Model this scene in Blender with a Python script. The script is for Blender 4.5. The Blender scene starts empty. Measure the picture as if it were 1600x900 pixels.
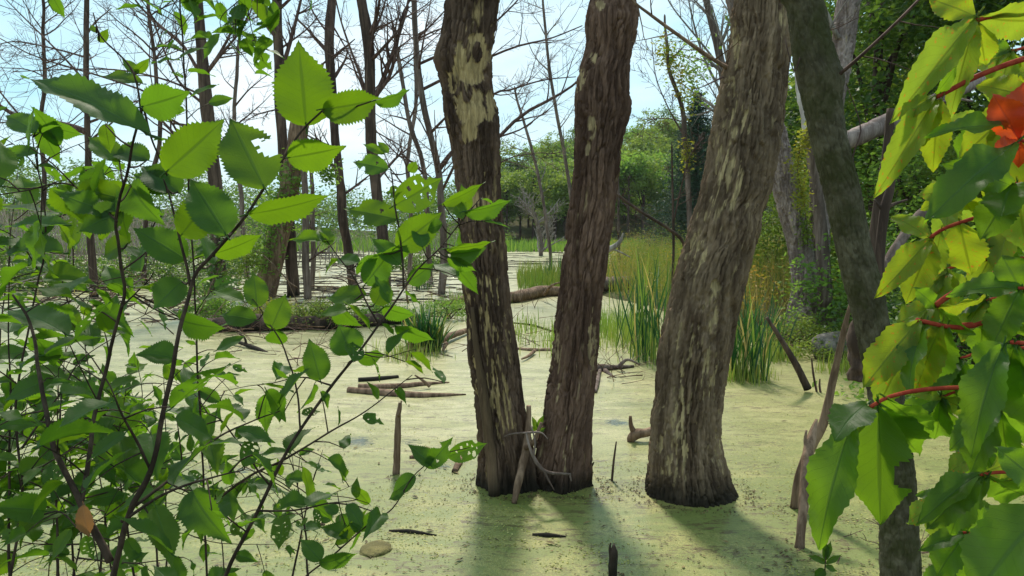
import bpy, bmesh, math, random
import numpy as np
from mathutils import Vector, Matrix

R = random.Random(11)
NR = np.random.default_rng(11)
SC = bpy.context.scene
COL = SC.collection

# ------------------------------------------------------------------ camera, sky, sun, exposure
FPX, CAMZ, PITCH = 1156.0, 1.8, math.radians(4.2)     # focal length in photo pixels, eye height, downward tilt
cam = bpy.data.cameras.new('camera')
cam.lens = FPX / 1600 * 36; cam.sensor_width = 36; cam.clip_start = 0.05; cam.clip_end = 3000
cam_o = bpy.data.objects.new('camera', cam); COL.objects.link(cam_o)
cam_o.location = (0, 0, CAMZ); cam_o.rotation_euler = (math.pi / 2 - PITCH, 0, 0)
SC.camera = cam_o

SUN_EL, SUN_AZ = math.radians(51), math.radians(-4)   # azimuth measured from +Y towards +X
world = bpy.data.worlds.new('World'); SC.world = world; world.use_nodes = True
wt = world.node_tree; wt.nodes.clear()
wo = wt.nodes.new('ShaderNodeOutputWorld'); bg = wt.nodes.new('ShaderNodeBackground')
sky = wt.nodes.new('ShaderNodeTexSky'); sky.sky_type = 'NISHITA'; sky.sun_disc = False
sky.sun_elevation = SUN_EL; sky.sun_rotation = SUN_AZ; sky.air_density = 1.2; sky.dust_density = 1.2; sky.ozone_density = 1.5
tc = wt.nodes.new('ShaderNodeTexCoord'); mp = wt.nodes.new('ShaderNodeMapping'); mp.inputs['Scale'].default_value = (1.2, 1.2, 3.2)
cn = wt.nodes.new('ShaderNodeTexNoise'); cn.inputs['Scale'].default_value = 1.7; cn.inputs['Detail'].default_value = 7; cn.inputs['Roughness'].default_value = 0.55
cr = wt.nodes.new('ShaderNodeMapRange'); cr.inputs[1].default_value = 0.40; cr.inputs[2].default_value = 0.64; cr.inputs[3].default_value = 0.0; cr.inputs[4].default_value = 1.0
mx = wt.nodes.new('ShaderNodeMixRGB'); mx.inputs[0].default_value = 0.86
hc = wt.nodes.new('ShaderNodeMixRGB'); hc.inputs[1].default_value = (3.1, 5.7, 6.7, 1); hc.inputs[2].default_value = (6.2, 6.9, 7.1, 1)   # thin high cloud over blue
wt.links.new(tc.outputs['Generated'], mp.inputs[0]); wt.links.new(mp.outputs[0], cn.inputs['Vector'])
wt.links.new(cn.outputs['Fac'], cr.inputs[0]); wt.links.new(cr.outputs[0], hc.inputs[0]); wt.links.new(hc.outputs[0], mx.inputs[2])
wt.links.new(sky.outputs[0], mx.inputs[1]); wt.links.new(mx.outputs[0], bg.inputs[0])
bg.inputs[1].default_value = 0.12
wt.links.new(bg.outputs[0], wo.inputs[0])

sun = bpy.data.lights.new('sun', 'SUN'); sun.energy = 3.4; sun.angle = math.radians(6); sun.color = (1.0, 0.92, 0.78)
sun_o = bpy.data.objects.new('sun', sun); COL.objects.link(sun_o)
sdir = Vector((math.sin(SUN_AZ) * math.cos(SUN_EL), math.cos(SUN_AZ) * math.cos(SUN_EL), math.sin(SUN_EL)))
sun_o.rotation_euler = sdir.to_track_quat('Z', 'Y').to_euler(); sun_o.location = sdir * 60

SC.view_settings.view_transform = 'Standard'; SC.view_settings.look = 'None'
SC.view_settings.exposure = 0.45; SC.view_settings.gamma = 1.0
SC.render.engine = 'CYCLES'
SC.cycles.use_denoising = True
SC.cycles.max_bounces = 8; SC.cycles.diffuse_bounces = 3; SC.cycles.glossy_bounces = 2; SC.cycles.transmission_bounces = 5
SC.cycles.transparent_max_bounces = 4

# ------------------------------------------------------------------ placing helpers
FWD = np.array([0, math.cos(PITCH), -math.sin(PITCH)]); UPV = np.array([0, math.sin(PITCH), math.cos(PITCH)])
CAM = np.array([0, 0, CAMZ])
def ray(px, py):
    return FWD + np.array([1, 0, 0]) * ((px - 800) / FPX) + UPV * ((450 - py) / FPX)
def at(px, py, Y):                      # the point seen at a photo position, Y metres away
    d = ray(px, py); return CAM + d * (Y / d[1])
def gnd(px, py, z=0.0):                 # the point of the water surface seen at a photo position
    d = ray(px, py); return CAM + d * ((z - CAMZ) / d[2])
def pix(P):
    q = P - CAM; dz = q @ FWD
    return 800 + FPX * q[..., 0] / dz, 450 - FPX * (q @ UPV) / dz

# ------------------------------------------------------------------ numpy value noise
def _h(i, j, k, s):
    n = (i * 374761393 + j * 668265263 + k * 2147483647 + s * 974634777) & 0xFFFFFFFF
    n = ((n ^ (n >> 13)) * 1274126177) & 0xFFFFFFFF
    n = n ^ (n >> 16)
    return (n & 0xFFFF) / 65535.0
def vn(p, s=0):
    f = np.floor(p); i = f.astype(np.int64); t = p - f; t = t * t * (3 - 2 * t)
    x, y, z = i[..., 0], i[..., 1], i[..., 2]; a, b, c = t[..., 0], t[..., 1], t[..., 2]
    def L(u, v, w): return u + (v - u) * w
    return L(L(L(_h(x, y, z, s), _h(x+1, y, z, s), a), L(_h(x, y+1, z, s), _h(x+1, y+1, z, s), a), b),
             L(L(_h(x, y, z+1, s), _h(x+1, y, z+1, s), a), L(_h(x, y+1, z+1, s), _h(x+1, y+1, z+1, s), a), b), c)
def fbm(p, o=4, s=0):
    v = 0; a = 0.5; q = np.array(p, float)
    for k in range(o):
        v = v + a * vn(q, s + k * 17); q = q * 2.03 + 11.3; a *= 0.5
    return v / (1 - 0.5 ** o)
def worley(p, s=0):
    """cellular noise: distance to the nearest and second point, id of the nearest cell"""
    f = np.floor(p).astype(np.int64); d1 = np.full(p.shape[:-1], 9.0); d2 = d1.copy(); idn = np.zeros(p.shape[:-1])
    for i in (-1, 0, 1):
        for j in (-1, 0, 1):
            for k in (-1, 0, 1):
                x, y, z = f[..., 0] + i, f[..., 1] + j, f[..., 2] + k
                dx = x + _h(x, y, z, s) - p[..., 0]; dy = y + _h(x, y, z, s + 1) - p[..., 1]; dz = z + _h(x, y, z, s + 2) - p[..., 2]
                d = dx * dx + dy * dy + dz * dz; c = d < d1
                d2 = np.where(c, d1, np.minimum(d2, d)); idn = np.where(c, _h(x, y, z, s + 3), idn); d1 = np.where(c, d, d1)
    return np.sqrt(d1), np.sqrt(d2), idn
def sstep(a, b, x):
    t = np.clip((x - a) / (b - a), 0, 1); return t * t * (3 - 2 * t)

# ------------------------------------------------------------------ mesh collecting
class MB:
    def __init__(self): self.v = []; self.f = []; self.n = 0; self.at = {}
    def add(self, v, f, **attrs):
        v = np.asarray(v, float); f = np.asarray(f, np.int64)
        self.v.append(v); self.f.append(f + self.n); self.n += len(v)
        for k, a in attrs.items():
            self.at.setdefault(k, []).append(np.broadcast_to(np.asarray(a, float), (len(v),)))
        return self
    def mesh(self, name, mat, origin=(0, 0, 0), smooth=True, uv=None):
        V = np.concatenate(self.v) - np.asarray(origin, float)
        fl = [f for f in self.f if len(f)]
        me = bpy.data.meshes.new(name)
        me.vertices.add(len(V)); me.vertices.foreach_set('co', V.astype(np.float32).ravel())
        cnt = np.concatenate([np.full(len(f), f.shape[1]) for f in fl])
        idx = np.concatenate([f.ravel() for f in fl])
        me.loops.add(len(idx)); me.loops.foreach_set('vertex_index', idx.astype(np.int32))
        me.polygons.add(len(cnt))
        st = np.zeros(len(cnt), np.int32); st[1:] = np.cumsum(cnt)[:-1]
        me.polygons.foreach_set('loop_start', st)
        me.polygons.foreach_set('use_smooth', np.full(len(cnt), smooth))
        me.update(calc_edges=True); me.validate()
        for k, a in self.at.items():
            a = np.concatenate(a)
            if len(a) == len(V):
                me.attributes.new(k, 'FLOAT', 'POINT').data.foreach_set('value', a.astype(np.float32))
        if mat: me.materials.append(mat)
        return me
def tube(path, rad, seg=8, cap=True):
    P = np.asarray(path, float); n = len(P); r = np.broadcast_to(np.asarray(rad, float), (n,))
    T = np.gradient(P, axis=0); T /= np.linalg.norm(T, axis=1)[:, None] + 1e-12
    m = T.mean(0); ref = np.array([0, 0, 1.0]) if abs(m[2]) < 0.75 * np.linalg.norm(m) + 1e-9 else np.array([0, 1.0, 0])
    A = np.cross(T, ref); A /= np.linalg.norm(A, axis=1)[:, None] + 1e-9
    B = np.cross(T, A)
    th = np.linspace(0, 2 * np.pi, seg, endpoint=False)
    V = P[:, None] + r[:, None, None] * (np.cos(th)[None, :, None] * A[:, None] + np.sin(th)[None, :, None] * B[:, None])
    V = V.reshape(-1, 3)
    i = np.arange(n - 1)[:, None] * seg; j = np.arange(seg)[None]; k = (j + 1) % seg
    F = np.stack([i + j, i + k, i + seg + k, i + seg + j], -1).reshape(-1, 4)
    return V, F
def caps(path, seg, n, rad, T0, T1):
    pass
def add_tube(mb, path, rad, seg=8, rough=0.0, rs=0, sc=8.0, **at_):
    """a limb: tapered tube, optionally roughened, ends closed"""
    V, F = tube(path, rad, seg)
    n = len(path)
    r = np.repeat(np.broadcast_to(np.asarray(rad, float), (n,)), seg)
    C = np.repeat(np.asarray(path, float), seg, axis=0)
    if rough:
        d = V - C; u = d / (np.linalg.norm(d, axis=1)[:, None] + 1e-9)
        V = V + u * (r * rough * (fbm(V * sc, 3, rs) - 0.5) * 2)[:, None]
    c0 = np.asarray(path[0], float); c1 = np.asarray(path[-1], float)
    base = len(V)
    V = np.concatenate([V, [c0, c1]])
    j = np.arange(seg); k = (j + 1) % seg
    t0 = np.stack([np.full(seg, base), k, j], -1); e = (n - 1) * seg
    t1 = np.stack([np.full(seg, base + 1), e + j, e + k], -1)
    o = mb.n
    mb.add(V, F, **at_); mb.f.append(t0 + o); mb.f.append(t1 + o)
def smooth_path(pts, n):
    """Catmull-Rom through points"""
    P = np.asarray(pts, float)
    if len(P) < 3:
        t = np.linspace(0, 1, n)[:, None]; return P[0] * (1 - t) + P[-1] * t
    Q = np.vstack([2 * P[0] - P[1], P, 2 * P[-1] - P[-2]])
    out = []; m = len(P) - 1
    for s in np.linspace(0, m - 1e-6, n):
        i = int(s); t = s - i; a, b, c, d = Q[i], Q[i+1], Q[i+2], Q[i+3]
        out.append(0.5 * ((2*b) + (-a + c) * t + (2*a - 5*b + 4*c - d) * t*t + (-a + 3*b - 3*c + d) * t**3))
    return np.array(out)

# ------------------------------------------------------------------ objects
def link(o, parent=None):
    COL.objects.link(o)
    if parent: o.parent = parent
    return o
def thing(name, label, cat, loc, group=None):
    o = bpy.data.objects.new(name, None); link(o); o.location = [float(c) for c in loc]; o.empty_display_size = 0.1
    o['label'] = label; o['category'] = cat
    if group: o['group'] = group
    return o
def tag(o, label=None, cat=None, group=None, kind=None):
    if label: o['label'] = label
    if cat: o['category'] = cat
    if group: o['group'] = group
    if kind: o['kind'] = kind
    return o
def part(name, mb, mat, parent, smooth=True, kind=None, origin=None):
    """mesh object under a thing (all modelled in world coordinates)"""
    og = tuple(parent.location) if parent is not None else (tuple(origin) if origin is not None else (0, 0, 0))
    o = link(bpy.data.objects.new(name, mb.mesh(name, mat, og, smooth)), parent)
    if parent is None: o.location = [float(c) for c in og]
    if kind: o['kind'] = kind
    return o

# ------------------------------------------------------------------ materials
class NT:
    def __init__(self, name):
        self.m = bpy.data.materials.new(name); self.m.use_nodes = True; self.t = self.m.node_tree; self.t.nodes.clear()
    def n(self, typ, ins=None, **props):
        nd = self.t.nodes.new('ShaderNode' + typ)
        for k, v in props.items(): setattr(nd, k, v)
        for k, v in (ins or {}).items():
            s = nd.inputs[k]
            if isinstance(v, tuple) and len(v) == 2 and hasattr(v[0], 'outputs'): self.t.links.new(v[0].outputs[v[1]], s)
            elif hasattr(v, 'outputs'): self.t.links.new(v.outputs[0], s)
            else: s.default_value = (*v, 1) if isinstance(v, tuple) and len(v) == 3 and s.type == 'RGBA' else v
        return nd
    def math(self, op, a, b=0.0, c=None):
        i = {0: a, 1: b}
        if c is not None: i[2] = c
        return self.n('Math', i, operation=op)
    def mix(self, f, a, b, bt='MIX'): return self.n('MixRGB', {0: f, 1: a, 2: b}, blend_type=bt)
    def rng(self, v, a, b, c=0.0, d=1.0): return self.n('MapRange', {0: v, 1: a, 2: b, 3: c, 4: d}, interpolation_type='SMOOTHSTEP')
    def noise(self, vec, scale, detail=3, rough=0.55, dist=0.0):
        return self.n('TexNoise', {'Vector': vec, 'Scale': scale, 'Detail': detail, 'Roughness': rough, 'Distortion': dist})
    def mapped(self, scale=(1, 1, 1), src='Object', loc=(0, 0, 0)):
        t = self.n('TexCoord'); return self.n('Mapping', {'Vector': (t, src), 'Scale': scale, 'Location': loc})
    def attr(self, name): return self.n('Attribute', attribute_name=name)
    def out(self, sh):
        o = self.n('OutputMaterial'); self.t.links.new(sh.outputs[0], o.inputs[0]); return self.m

def mat_leaf(name, up, glow, alt=None, rough=0.42, trans=0.5, veins=False, altmix=0.5, src='object', spots=None):
    """leaf: reflected colour, colour of light coming through, optional second colour by random"""
    k = NT(name)
    rnd = (k.n('ObjectInfo'), 'Random') if src == 'object' else (k.attr('tint'), 'Fac')
    oc = k.n('TexCoord')
    ns = k.noise((oc, 'Object'), 9.0 if veins else 0.6, 3)
    a = alt or tuple(c * 0.6 for c in up)
    f = k.math('MULTIPLY', rnd, altmix * 2)
    f = k.math('MINIMUM', f, 1.0)
    col = k.mix(f, up, a)
    col = k.mix(k.rng(ns, 0.3, 0.75, 0.0, 0.45), col, tuple(c * 0.62 for c in up))
    gl = k.mix(f, glow, tuple(min(1, c * g) for c, g in zip(glow, (0.72, 0.72, 0.6))) if not alt else tuple(min(1.0, c * 2.6) for c in alt))
    bump = None
    if veins:
        uv = k.n('SeparateXYZ', {0: (k.n('UVMap'), 0)})
        u = k.math('ABSOLUTE', k.math('MULTIPLY_ADD', (uv, 0), 2.0, -1.0))
        s = k.math('SUBTRACT', k.math('MULTIPLY', (uv, 1), 11.0), k.math('MULTIPLY', k.math('POWER', u, 0.8), 2.6))
        fr = k.math('ABSOLUTE', k.math('SUBTRACT', k.math('FRACT', s), 0.5))
        lat = k.rng(fr, 0.455, 0.50)
        mid = k.rng(u, 0.02, 0.085, 1.0, 0.0)
        vein = k.math('MAXIMUM', k.math('MULTIPLY', lat, 0.5), mid)
        col = k.mix(k.math('MULTIPLY', vein, 0.5), col, tuple(min(1, c * 1.7 + 0.02) for c in up))
        gl = k.mix(k.math('MULTIPLY', vein, 0.8), gl, tuple(c * 0.45 for c in glow))
        fine = k.noise((k.n('UVMap'), 0), 46.0, 2)
        hgt = k.math('ADD', k.math('MULTIPLY', vein, -1.0), k.math('MULTIPLY', fine, 0.35))
        bump = k.n('Bump', {'Height': hgt, 'Strength': 0.3, 'Distance': 0.002})
        bl = k.rng(k.noise((k.n('UVMap'), 0), 7.0, 4, .7), 0.66, 0.74, 0.0, 0.75)
        bl2 = k.math('MULTIPLY', bl, k.rng(rnd, 0.3, 0.8))
        col = k.mix(bl2, col, (0.16, 0.09, 0.03)); gl = k.mix(bl2, gl, (0.22, 0.12, 0.02))
        if spots:
            sp = k.rng(k.noise((oc, 'Object'), 16.0, 3), 0.60, 0.70)
            col = k.mix(sp, col, spots); gl = k.mix(sp, gl, spots)
    pi = {'Base Color': col, 'Roughness': rough, 'Specular IOR Level': 0.33}
    ti = {'Color': gl}
    if bump: pi['Normal'] = bump; ti['Normal'] = bump
    p = k.n('BsdfPrincipled', pi); t = k.n('BsdfTranslucent', ti)
    return k.out(k.n('MixShader', {0: trans, 1: p, 2: t}))

def mat_bark(name, dark, light, tan=(0.42, 0.33, 0.19), stretch=9.0, scale=9.0, moss=None, bump=0.7, mossamt=0.5, wet=True, wz0=0.10, wz1=0.30):
    k = NT(name)
    m = k.mapped((1, 1, 1 / stretch)); m2 = k.mapped((1, 1, 1))
    n1 = k.noise(m, scale, 6, 0.65, 0.6); n2 = k.noise(m2, 2.3, 4); n3 = k.noise(m, scale * 4.5, 4, 0.7, 0.4)
    col = k.mix(k.rng(n1, 0.40, 0.66), dark, light)
    tn = k.attr('tone')
    col = k.mix(k.math('MULTIPLY', (tn, 'Fac'), .6), col, tuple(min(1, c * 1.25) for c in light))
    col = k.mix(k.rng(n2, 0.35, 0.75, 0.0, 0.55), col, tuple(c * 0.55 for c in dark))
    col = k.mix(k.rng(n3, 0.62, 0.75, 0.0, 0.6), col, tuple(min(1, c * 1.6) for c in light))
    pa = k.attr('patch')
    pn = k.mix(k.rng(n3, 0.35, 0.62), tan, tuple(c * 0.5 for c in tan))
    col = k.mix((pa, 'Fac'), col, pn)
    if moss:
        mo = k.rng(k.noise(m2, 5.5, 5, 0.7), 0.62 - 0.25 * mossamt, 0.78 - 0.2 * mossamt, 0.0, 0.85)
        col = k.mix(mo, col, moss)
    if wet:
        z = k.n('SeparateXYZ', {0: (k.n('NewGeometry'), 'Position')})
        wz = k.rng(k.math('ADD', (z, 2), k.math('MULTIPLY', n1, 0.16 if wz1 > .2 else 0.05)), wz0, wz1, 0.85, 0.0)
        col = k.mix(wz, col, (0.012, 0.011, 0.008))
    h = k.math('ADD', k.math('MULTIPLY', n1, 0.6), k.math('MULTIPLY', n3, 0.5))
    b = k.n('Bump', {'Height': h, 'Strength': bump, 'Distance': 0.012})
    p = k.n('BsdfPrincipled', {'Base Color': col, 'Roughness': 0.9, 'Specular IOR Level': 0.2, 'Normal': b})
    return k.out(p)

def mat_tint(name, cols, trans=0.0, rough=0.7, spec=0.25):
    """colour ramp over the per-piece 'tint' attribute"""
    k = NT(name)
    r = k.n('ValToRGB', {0: (k.attr('tint'), 'Fac')})
    e = r.color_ramp.elements
    while len(e) < len(cols): e.new(0.5)
    for i, c in enumerate(cols): e[i].position = i / max(1, len(cols) - 1); e[i].color = (*c, 1)
    p = k.n('BsdfPrincipled', {'Base Color': r, 'Roughness': rough, 'Specular IOR Level': spec})
    if not trans: return k.out(p)
    g = k.mix(1.0, r, (1.5, 1.55, 0.9), 'MULTIPLY')
    return k.out(k.n('MixShader', {0: trans, 1: p, 2: k.n('BsdfTranslucent', {'Color': g})}))

M = {}
M['bark'] = mat_bark('old_bark', (0.054, 0.031, 0.021), (0.175, 0.108, 0.073), (0.50, 0.35, 0.17))
M['bark_red'] = mat_bark('red_brown_bark', (0.072, 0.038, 0.026), (0.21, 0.122, 0.085), (0.50, 0.36, 0.20))
M['bark_lean'] = mat_bark('grey_brown_bark', (0.082, 0.050, 0.031), (0.26, 0.178, 0.112), (0.48, 0.355, 0.19))
M['bark_moss'] = mat_bark('smooth_mossy_bark', (0.060, 0.050, 0.028), (0.135, 0.115, 0.070), stretch=1.6, scale=14, moss=(0.042, 0.042, 0.012), tan=(0.20, 0.20, 0.13), bump=0.6, mossamt=0.8)
M['bark_grey'] = mat_bark('grey_dead_bark', (0.105, 0.072, 0.058), (0.27, 0.20, 0.17), wz0=0.01, wz1=0.06)
M['bark_pink'] = mat_bark('pinkish_grey_bark', (0.17, 0.12, 0.105), (0.40, 0.31, 0.275), scale=10)
M['bark_far'] = mat_bark('dark_dead_bark', (0.050, 0.032, 0.025), (0.15, 0.098, 0.075), scale=7)
M['bark_tan'] = mat_bark('weathered_wood', (0.13, 0.078, 0.05), (0.33, 0.215, 0.145), scale=12, wz0=0.01, wz1=0.05)
M['twig'] = mat_bark('twig_bark', (0.070, 0.040, 0.034), (0.19, 0.115, 0.095), scale=20, bump=0.2, wet=False)
M['twig_grey'] = mat_bark('pale_twig_bark', (0.17, 0.14, 0.12), (0.36, 0.31, 0.27), scale=20, bump=0.2, wet=False)
M['shrub_stem'] = mat_bark('shrub_stem', (0.040, 0.026, 0.018), (0.10, 0.065, 0.045), scale=60, stretch=3, bump=0.3, wet=False)
M['red_stem'] = mat_bark('red_petiole', (0.30, 0.035, 0.018), (0.46, 0.08, 0.035), scale=60, stretch=3, bump=0.2, wet=False)
M['white_wood'] = mat_bark('bare_white_wood', (0.42, 0.36, 0.35), (0.66, 0.60, 0.58), scale=14, bump=0.4, wet=False)

M['leaf'] = mat_leaf('shrub_leaf', (0.040, 0.100, 0.018), (0.155, 0.33, 0.012), rough=0.52, trans=0.52, veins=True, altmix=0.35)
M['leaf_young'] = mat_leaf('young_shrub_leaf', (0.060, 0.130, 0.016), (0.175, 0.32, 0.008), rough=0.52, trans=0.55, veins=True, altmix=0.3)
M['vine_green'] = mat_leaf('creeper_leaflet_green', (0.045, 0.105, 0.020), (0.26, 0.47, 0.018), rough=0.45, trans=0.6, veins=True, altmix=0.35)
M['vine_yellow'] = mat_leaf('creeper_leaflet_yellow', (0.14, 0.19, 0.018), (0.42, 0.50, 0.012), rough=0.48, trans=0.6, veins=True, alt=(0.10, 0.17, 0.018), altmix=0.32, spots=(0.55, 0.20, 0.02))
M['vine_red'] = mat_leaf('creeper_leaflet_red', (0.50, 0.050, 0.012), (0.80, 0.11, 0.015), rough=0.4, trans=0.55, veins=True, altmix=0.2)
M['dry_leaf'] = mat_leaf('dead_leaf', (0.30, 0.15, 0.06), (0.42, 0.20, 0.06), rough=0.6, trans=0.35, veins=True, altmix=0.2)
M['foliage'] = mat_leaf('tree_foliage', (0.085, 0.18, 0.030), (0.30, 0.50, 0.045), src='tint', alt=(0.13, 0.21, 0.032), trans=0.42, rough=0.55)
M['foliage_light'] = mat_leaf('light_foliage', (0.10, 0.17, 0.028), (0.26, 0.38, 0.03), src='tint', alt=(0.15, 0.19, 0.03), trans=0.4, rough=0.55)
M['foliage_dark'] = mat_leaf('dark_foliage', (0.050, 0.110, 0.030), (0.20, 0.34, 0.04), src='tint', trans=0.42, rough=0.5)
M['foliage_yellow'] = mat_leaf('yellow_foliage', (0.24, 0.20, 0.022), (0.50, 0.42, 0.03), src='tint', alt=(0.16, 0.20, 0.025), trans=0.4, rough=0.55)
M['needles'] = mat_leaf('spruce_needles', (0.045, 0.085, 0.050), (0.08, 0.15, 0.07), src='tint', trans=0.15, rough=0.6)
M['iris'] = mat_tint('sword_leaf', [(0.016, 0.065, 0.022), (0.03, 0.10, 0.03), (0.06, 0.15, 0.03)], 0.35, 0.4, 0.4)
M['herbs'] = mat_tint('marsh_herbs', [(0.06, 0.12, 0.025), (0.11, 0.17, 0.03), (0.17, 0.21, 0.035), (0.27, 0.24, 0.045), (0.34, 0.20, 0.05), (0.20, 0.19, 0.045)], 0.35, 0.6)
M['grass'] = mat_tint('marsh_grass', [(0.09, 0.16, 0.03), (0.15, 0.20, 0.045), (0.23, 0.23, 0.06), (0.28, 0.21, 0.07), (0.32, 0.27, 0.14)], 0.4, 0.6)
M['grass_green'] = mat_tint('green_grass', [(0.07, 0.15, 0.025), (0.14, 0.24, 0.04), (0.22, 0.28, 0.06), (0.30, 0.27, 0.10)], 0.4, 0.55)
M['fronds'] = mat_tint('duckweed_fronds', [(0.10, 0.13, 0.02), (0.22, 0.24, 0.045), (0.36, 0.34, 0.09), (0.50, 0.46, 0.18), (0.14, 0.11, 0.035)], 0.15, 0.55)
M['litter'] = mat_tint('floating_litter', [(0.04, 0.03, 0.015), (0.09, 0.07, 0.03), (0.20, 0.15, 0.06), (0.08, 0.05, 0.028)], 0.0, 0.8)

# ------------------------------------------------------------------ pond surface
def mat_pond():
    k = NT('duckweed_pond')
    g = k.n('NewGeometry'); P = (g, 'Position'); xyz = k.n('SeparateXYZ', {0: P})
    st = k.n('Mapping', {'Vector': P, 'Scale': (1.0, 1.0, 1.0), 'Rotation': (0, 0, 0.25)})
    st2 = k.n('Mapping', {'Vector': P, 'Scale': (0.55, 1.5, 1.0), 'Rotation': (0, 0, 0.12)})
    big = k.noise(st, 0.75, 6, 0.65, 0.6)
    mid = k.noise(st2, 2.4, 6, 0.68, 0.8)
    fine = k.noise(P, 55.0, 4, 0.75)
    grain = k.n('TexVoronoi', {'Vector': P, 'Scale': 150.0})
    grain2 = k.n('TexVoronoi', {'Vector': P, 'Scale': 62.0})
    col = k.mix(k.rng(big, 0.38, 0.60), (0.19, 0.20, 0.035), (0.38, 0.325, 0.10))
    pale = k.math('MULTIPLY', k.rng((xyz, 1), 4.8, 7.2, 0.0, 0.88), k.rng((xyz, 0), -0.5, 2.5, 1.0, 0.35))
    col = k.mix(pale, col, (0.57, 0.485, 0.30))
    col = k.mix(k.rng(mid, 0.40, 0.60, 0, 0.85), col, (0.165, 0.165, 0.030))
    col = k.mix(k.rng(fine, 0.42, 0.62, 0, 0.65), col, (0.50, 0.43, 0.15))
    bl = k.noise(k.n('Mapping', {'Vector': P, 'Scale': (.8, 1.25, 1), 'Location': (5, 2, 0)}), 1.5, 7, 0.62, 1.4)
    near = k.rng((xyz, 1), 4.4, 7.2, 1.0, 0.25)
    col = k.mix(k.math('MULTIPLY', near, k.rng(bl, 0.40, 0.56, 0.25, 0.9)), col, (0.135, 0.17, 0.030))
    col = k.mix(k.rng((grain, 'Distance'), 0.35, 0.75, 0, 0.7), col, (0.16, 0.18, 0.05))
    col = k.mix(k.rng((grain2, 'Color'), 0.80, 0.97, 0, 0.55), col, (0.10, 0.11, 0.03))
    # dead matter lying in the weed: broken dark streaks and specks
    d1 = k.noise(st2, 3.4, 8, 0.78, 1.2)
    d2 = k.noise(st2, 17.0, 5, 0.8, 0.6)
    dirt = k.math('MULTIPLY', k.rng(d1, 0.48, 0.58), k.rng(d2, 0.47, 0.56))
    col = k.mix(k.math('MULTIPLY', dirt, 0.85), col, (0.085, 0.058, 0.020))
    spk = k.rng(k.noise(P, 26.0, 3, 0.8), 0.60, 0.67)
    col = k.mix(k.math('MULTIPLY', spk, 0.75), col, (0.06, 0.05, 0.02))
    # open water: a few small holes near by, more of it far out
    far = k.rng((xyz, 1), 13.0, 34.0, 0.0, 0.11)
    hole = k.noise(k.n('Mapping', {'Vector': P, 'Scale': (0.42, 1.0, 1.0), 'Location': (3.1, 1.7, 0)}), 1.15, 7, 0.72, 0.6)
    hm = k.rng(k.math('ADD', hole, far), 0.645, 0.715)
    for (hx, hy, rx, ry, s) in HOLES:
        e = k.n('Mapping', {'Vector': P, 'Location': (-hx / rx, -hy / ry, 0), 'Scale': (1 / rx, 1 / ry, 0)})
        l = k.n('VectorMath', {0: e}, operation='LENGTH')
        v = k.math('SUBTRACT', k.rng((l, 'Value'), 0.0, 1.0, s, 0.0), k.math('MULTIPLY', k.math('SUBTRACT', d2, 0.45), 2.2))
        hm = k.math('MAXIMUM', hm, k.rng(v, 0.32, 0.62, 0, 0.85))
    bf = k.n('Bump', {'Height': k.math('ADD', k.math('MULTIPLY', fine, 0.6), k.math('MULTIPLY', (grain, 'Distance'), -0.5)), 'Strength': 0.4, 'Distance': 0.008})
    weed = k.n('BsdfPrincipled', {'Base Color': col, 'Roughness': 0.6, 'Specular IOR Level': 0.3, 'Normal': bf, 'Coat Weight': 0.42, 'Coat Roughness': 0.28, 'Coat IOR': 1.4})
    rip = k.n('Bump', {'Height': k.noise(P, 9.0, 3), 'Strength': 0.12, 'Distance': 0.02})
    wat = k.n('BsdfPrincipled', {'Base Color': (0.035, 0.045, 0.03), 'Roughness': 0.12, 'Specular IOR Level': 0.6, 'IOR': 1.33, 'Normal': rip})
    return k.out(k.n('MixShader', {0: hm, 1: weed, 2: wat}))
HOLES = []
for (px, py, wpx, hpx, s) in [(285, 752, 60, 20, 1.0), (560, 690, 55, 18, 0.75), (640, 690, 45, 16, 0.6), (965, 660, 45, 12, 0.8), (380, 735, 40, 12, 0.7), (1400, 850, 45, 14, 0.7), (1190, 690, 60, 8, 0.5), (690, 730, 50, 12, 0.55)]:
    c = gnd(px, py); HOLES.append((c[0], c[1], abs(gnd(px + wpx, py)[0] - c[0]), abs(gnd(px, py - hpx)[1] - c[1]), s))

def shore(y):      # where the marsh begins on the east side
    return np.interp(y, [0, 4, 7, 9.5, 12, 18, 21, 25, 29, 34, 50, 75, 95], [9, 7.5, 5.6, 4.5, 3.7, 3.1, 2.6, 2.2, 2.0, 4.0, 8, 11, 6])
def land_h(x, y):
    e = (x - shore(y)) + 0.8 * (fbm(np.stack([x * .6, y * .6, x * 0], -1), 3, 5) - .5)
    h = -0.55 + 0.63 * sstep(-1.2, 0.6, e) + 0.18 * sstep(0.5, 5, e) + 1.6 * sstep(5, 30, e)
    far = sstep(92, 112, y + 0.35 * np.abs(x) * (x < 0) + 5 * (fbm(np.stack([x * .03, y * .03, x * 0], -1), 2, 9) - .5))
    h = np.maximum(h, -0.55 + 0.9 * far)
    hill = 16.5 * np.exp(-(((x - 52) / 42) ** 2 + ((y - 190) / 46) ** 2)) + 8 * np.exp(-(((x - 12) / 24) ** 2 + ((y - 165) / 28) ** 2)) + 9 * np.exp(-(((x + 95) / 48) ** 2 + ((y - 165) / 40) ** 2)) + 9 * sstep(40, 150, x) * sstep(30, 120, y)
    h = h + hill * sstep(100, 135, y + 0.5 * np.abs(x))
    return h
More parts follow.
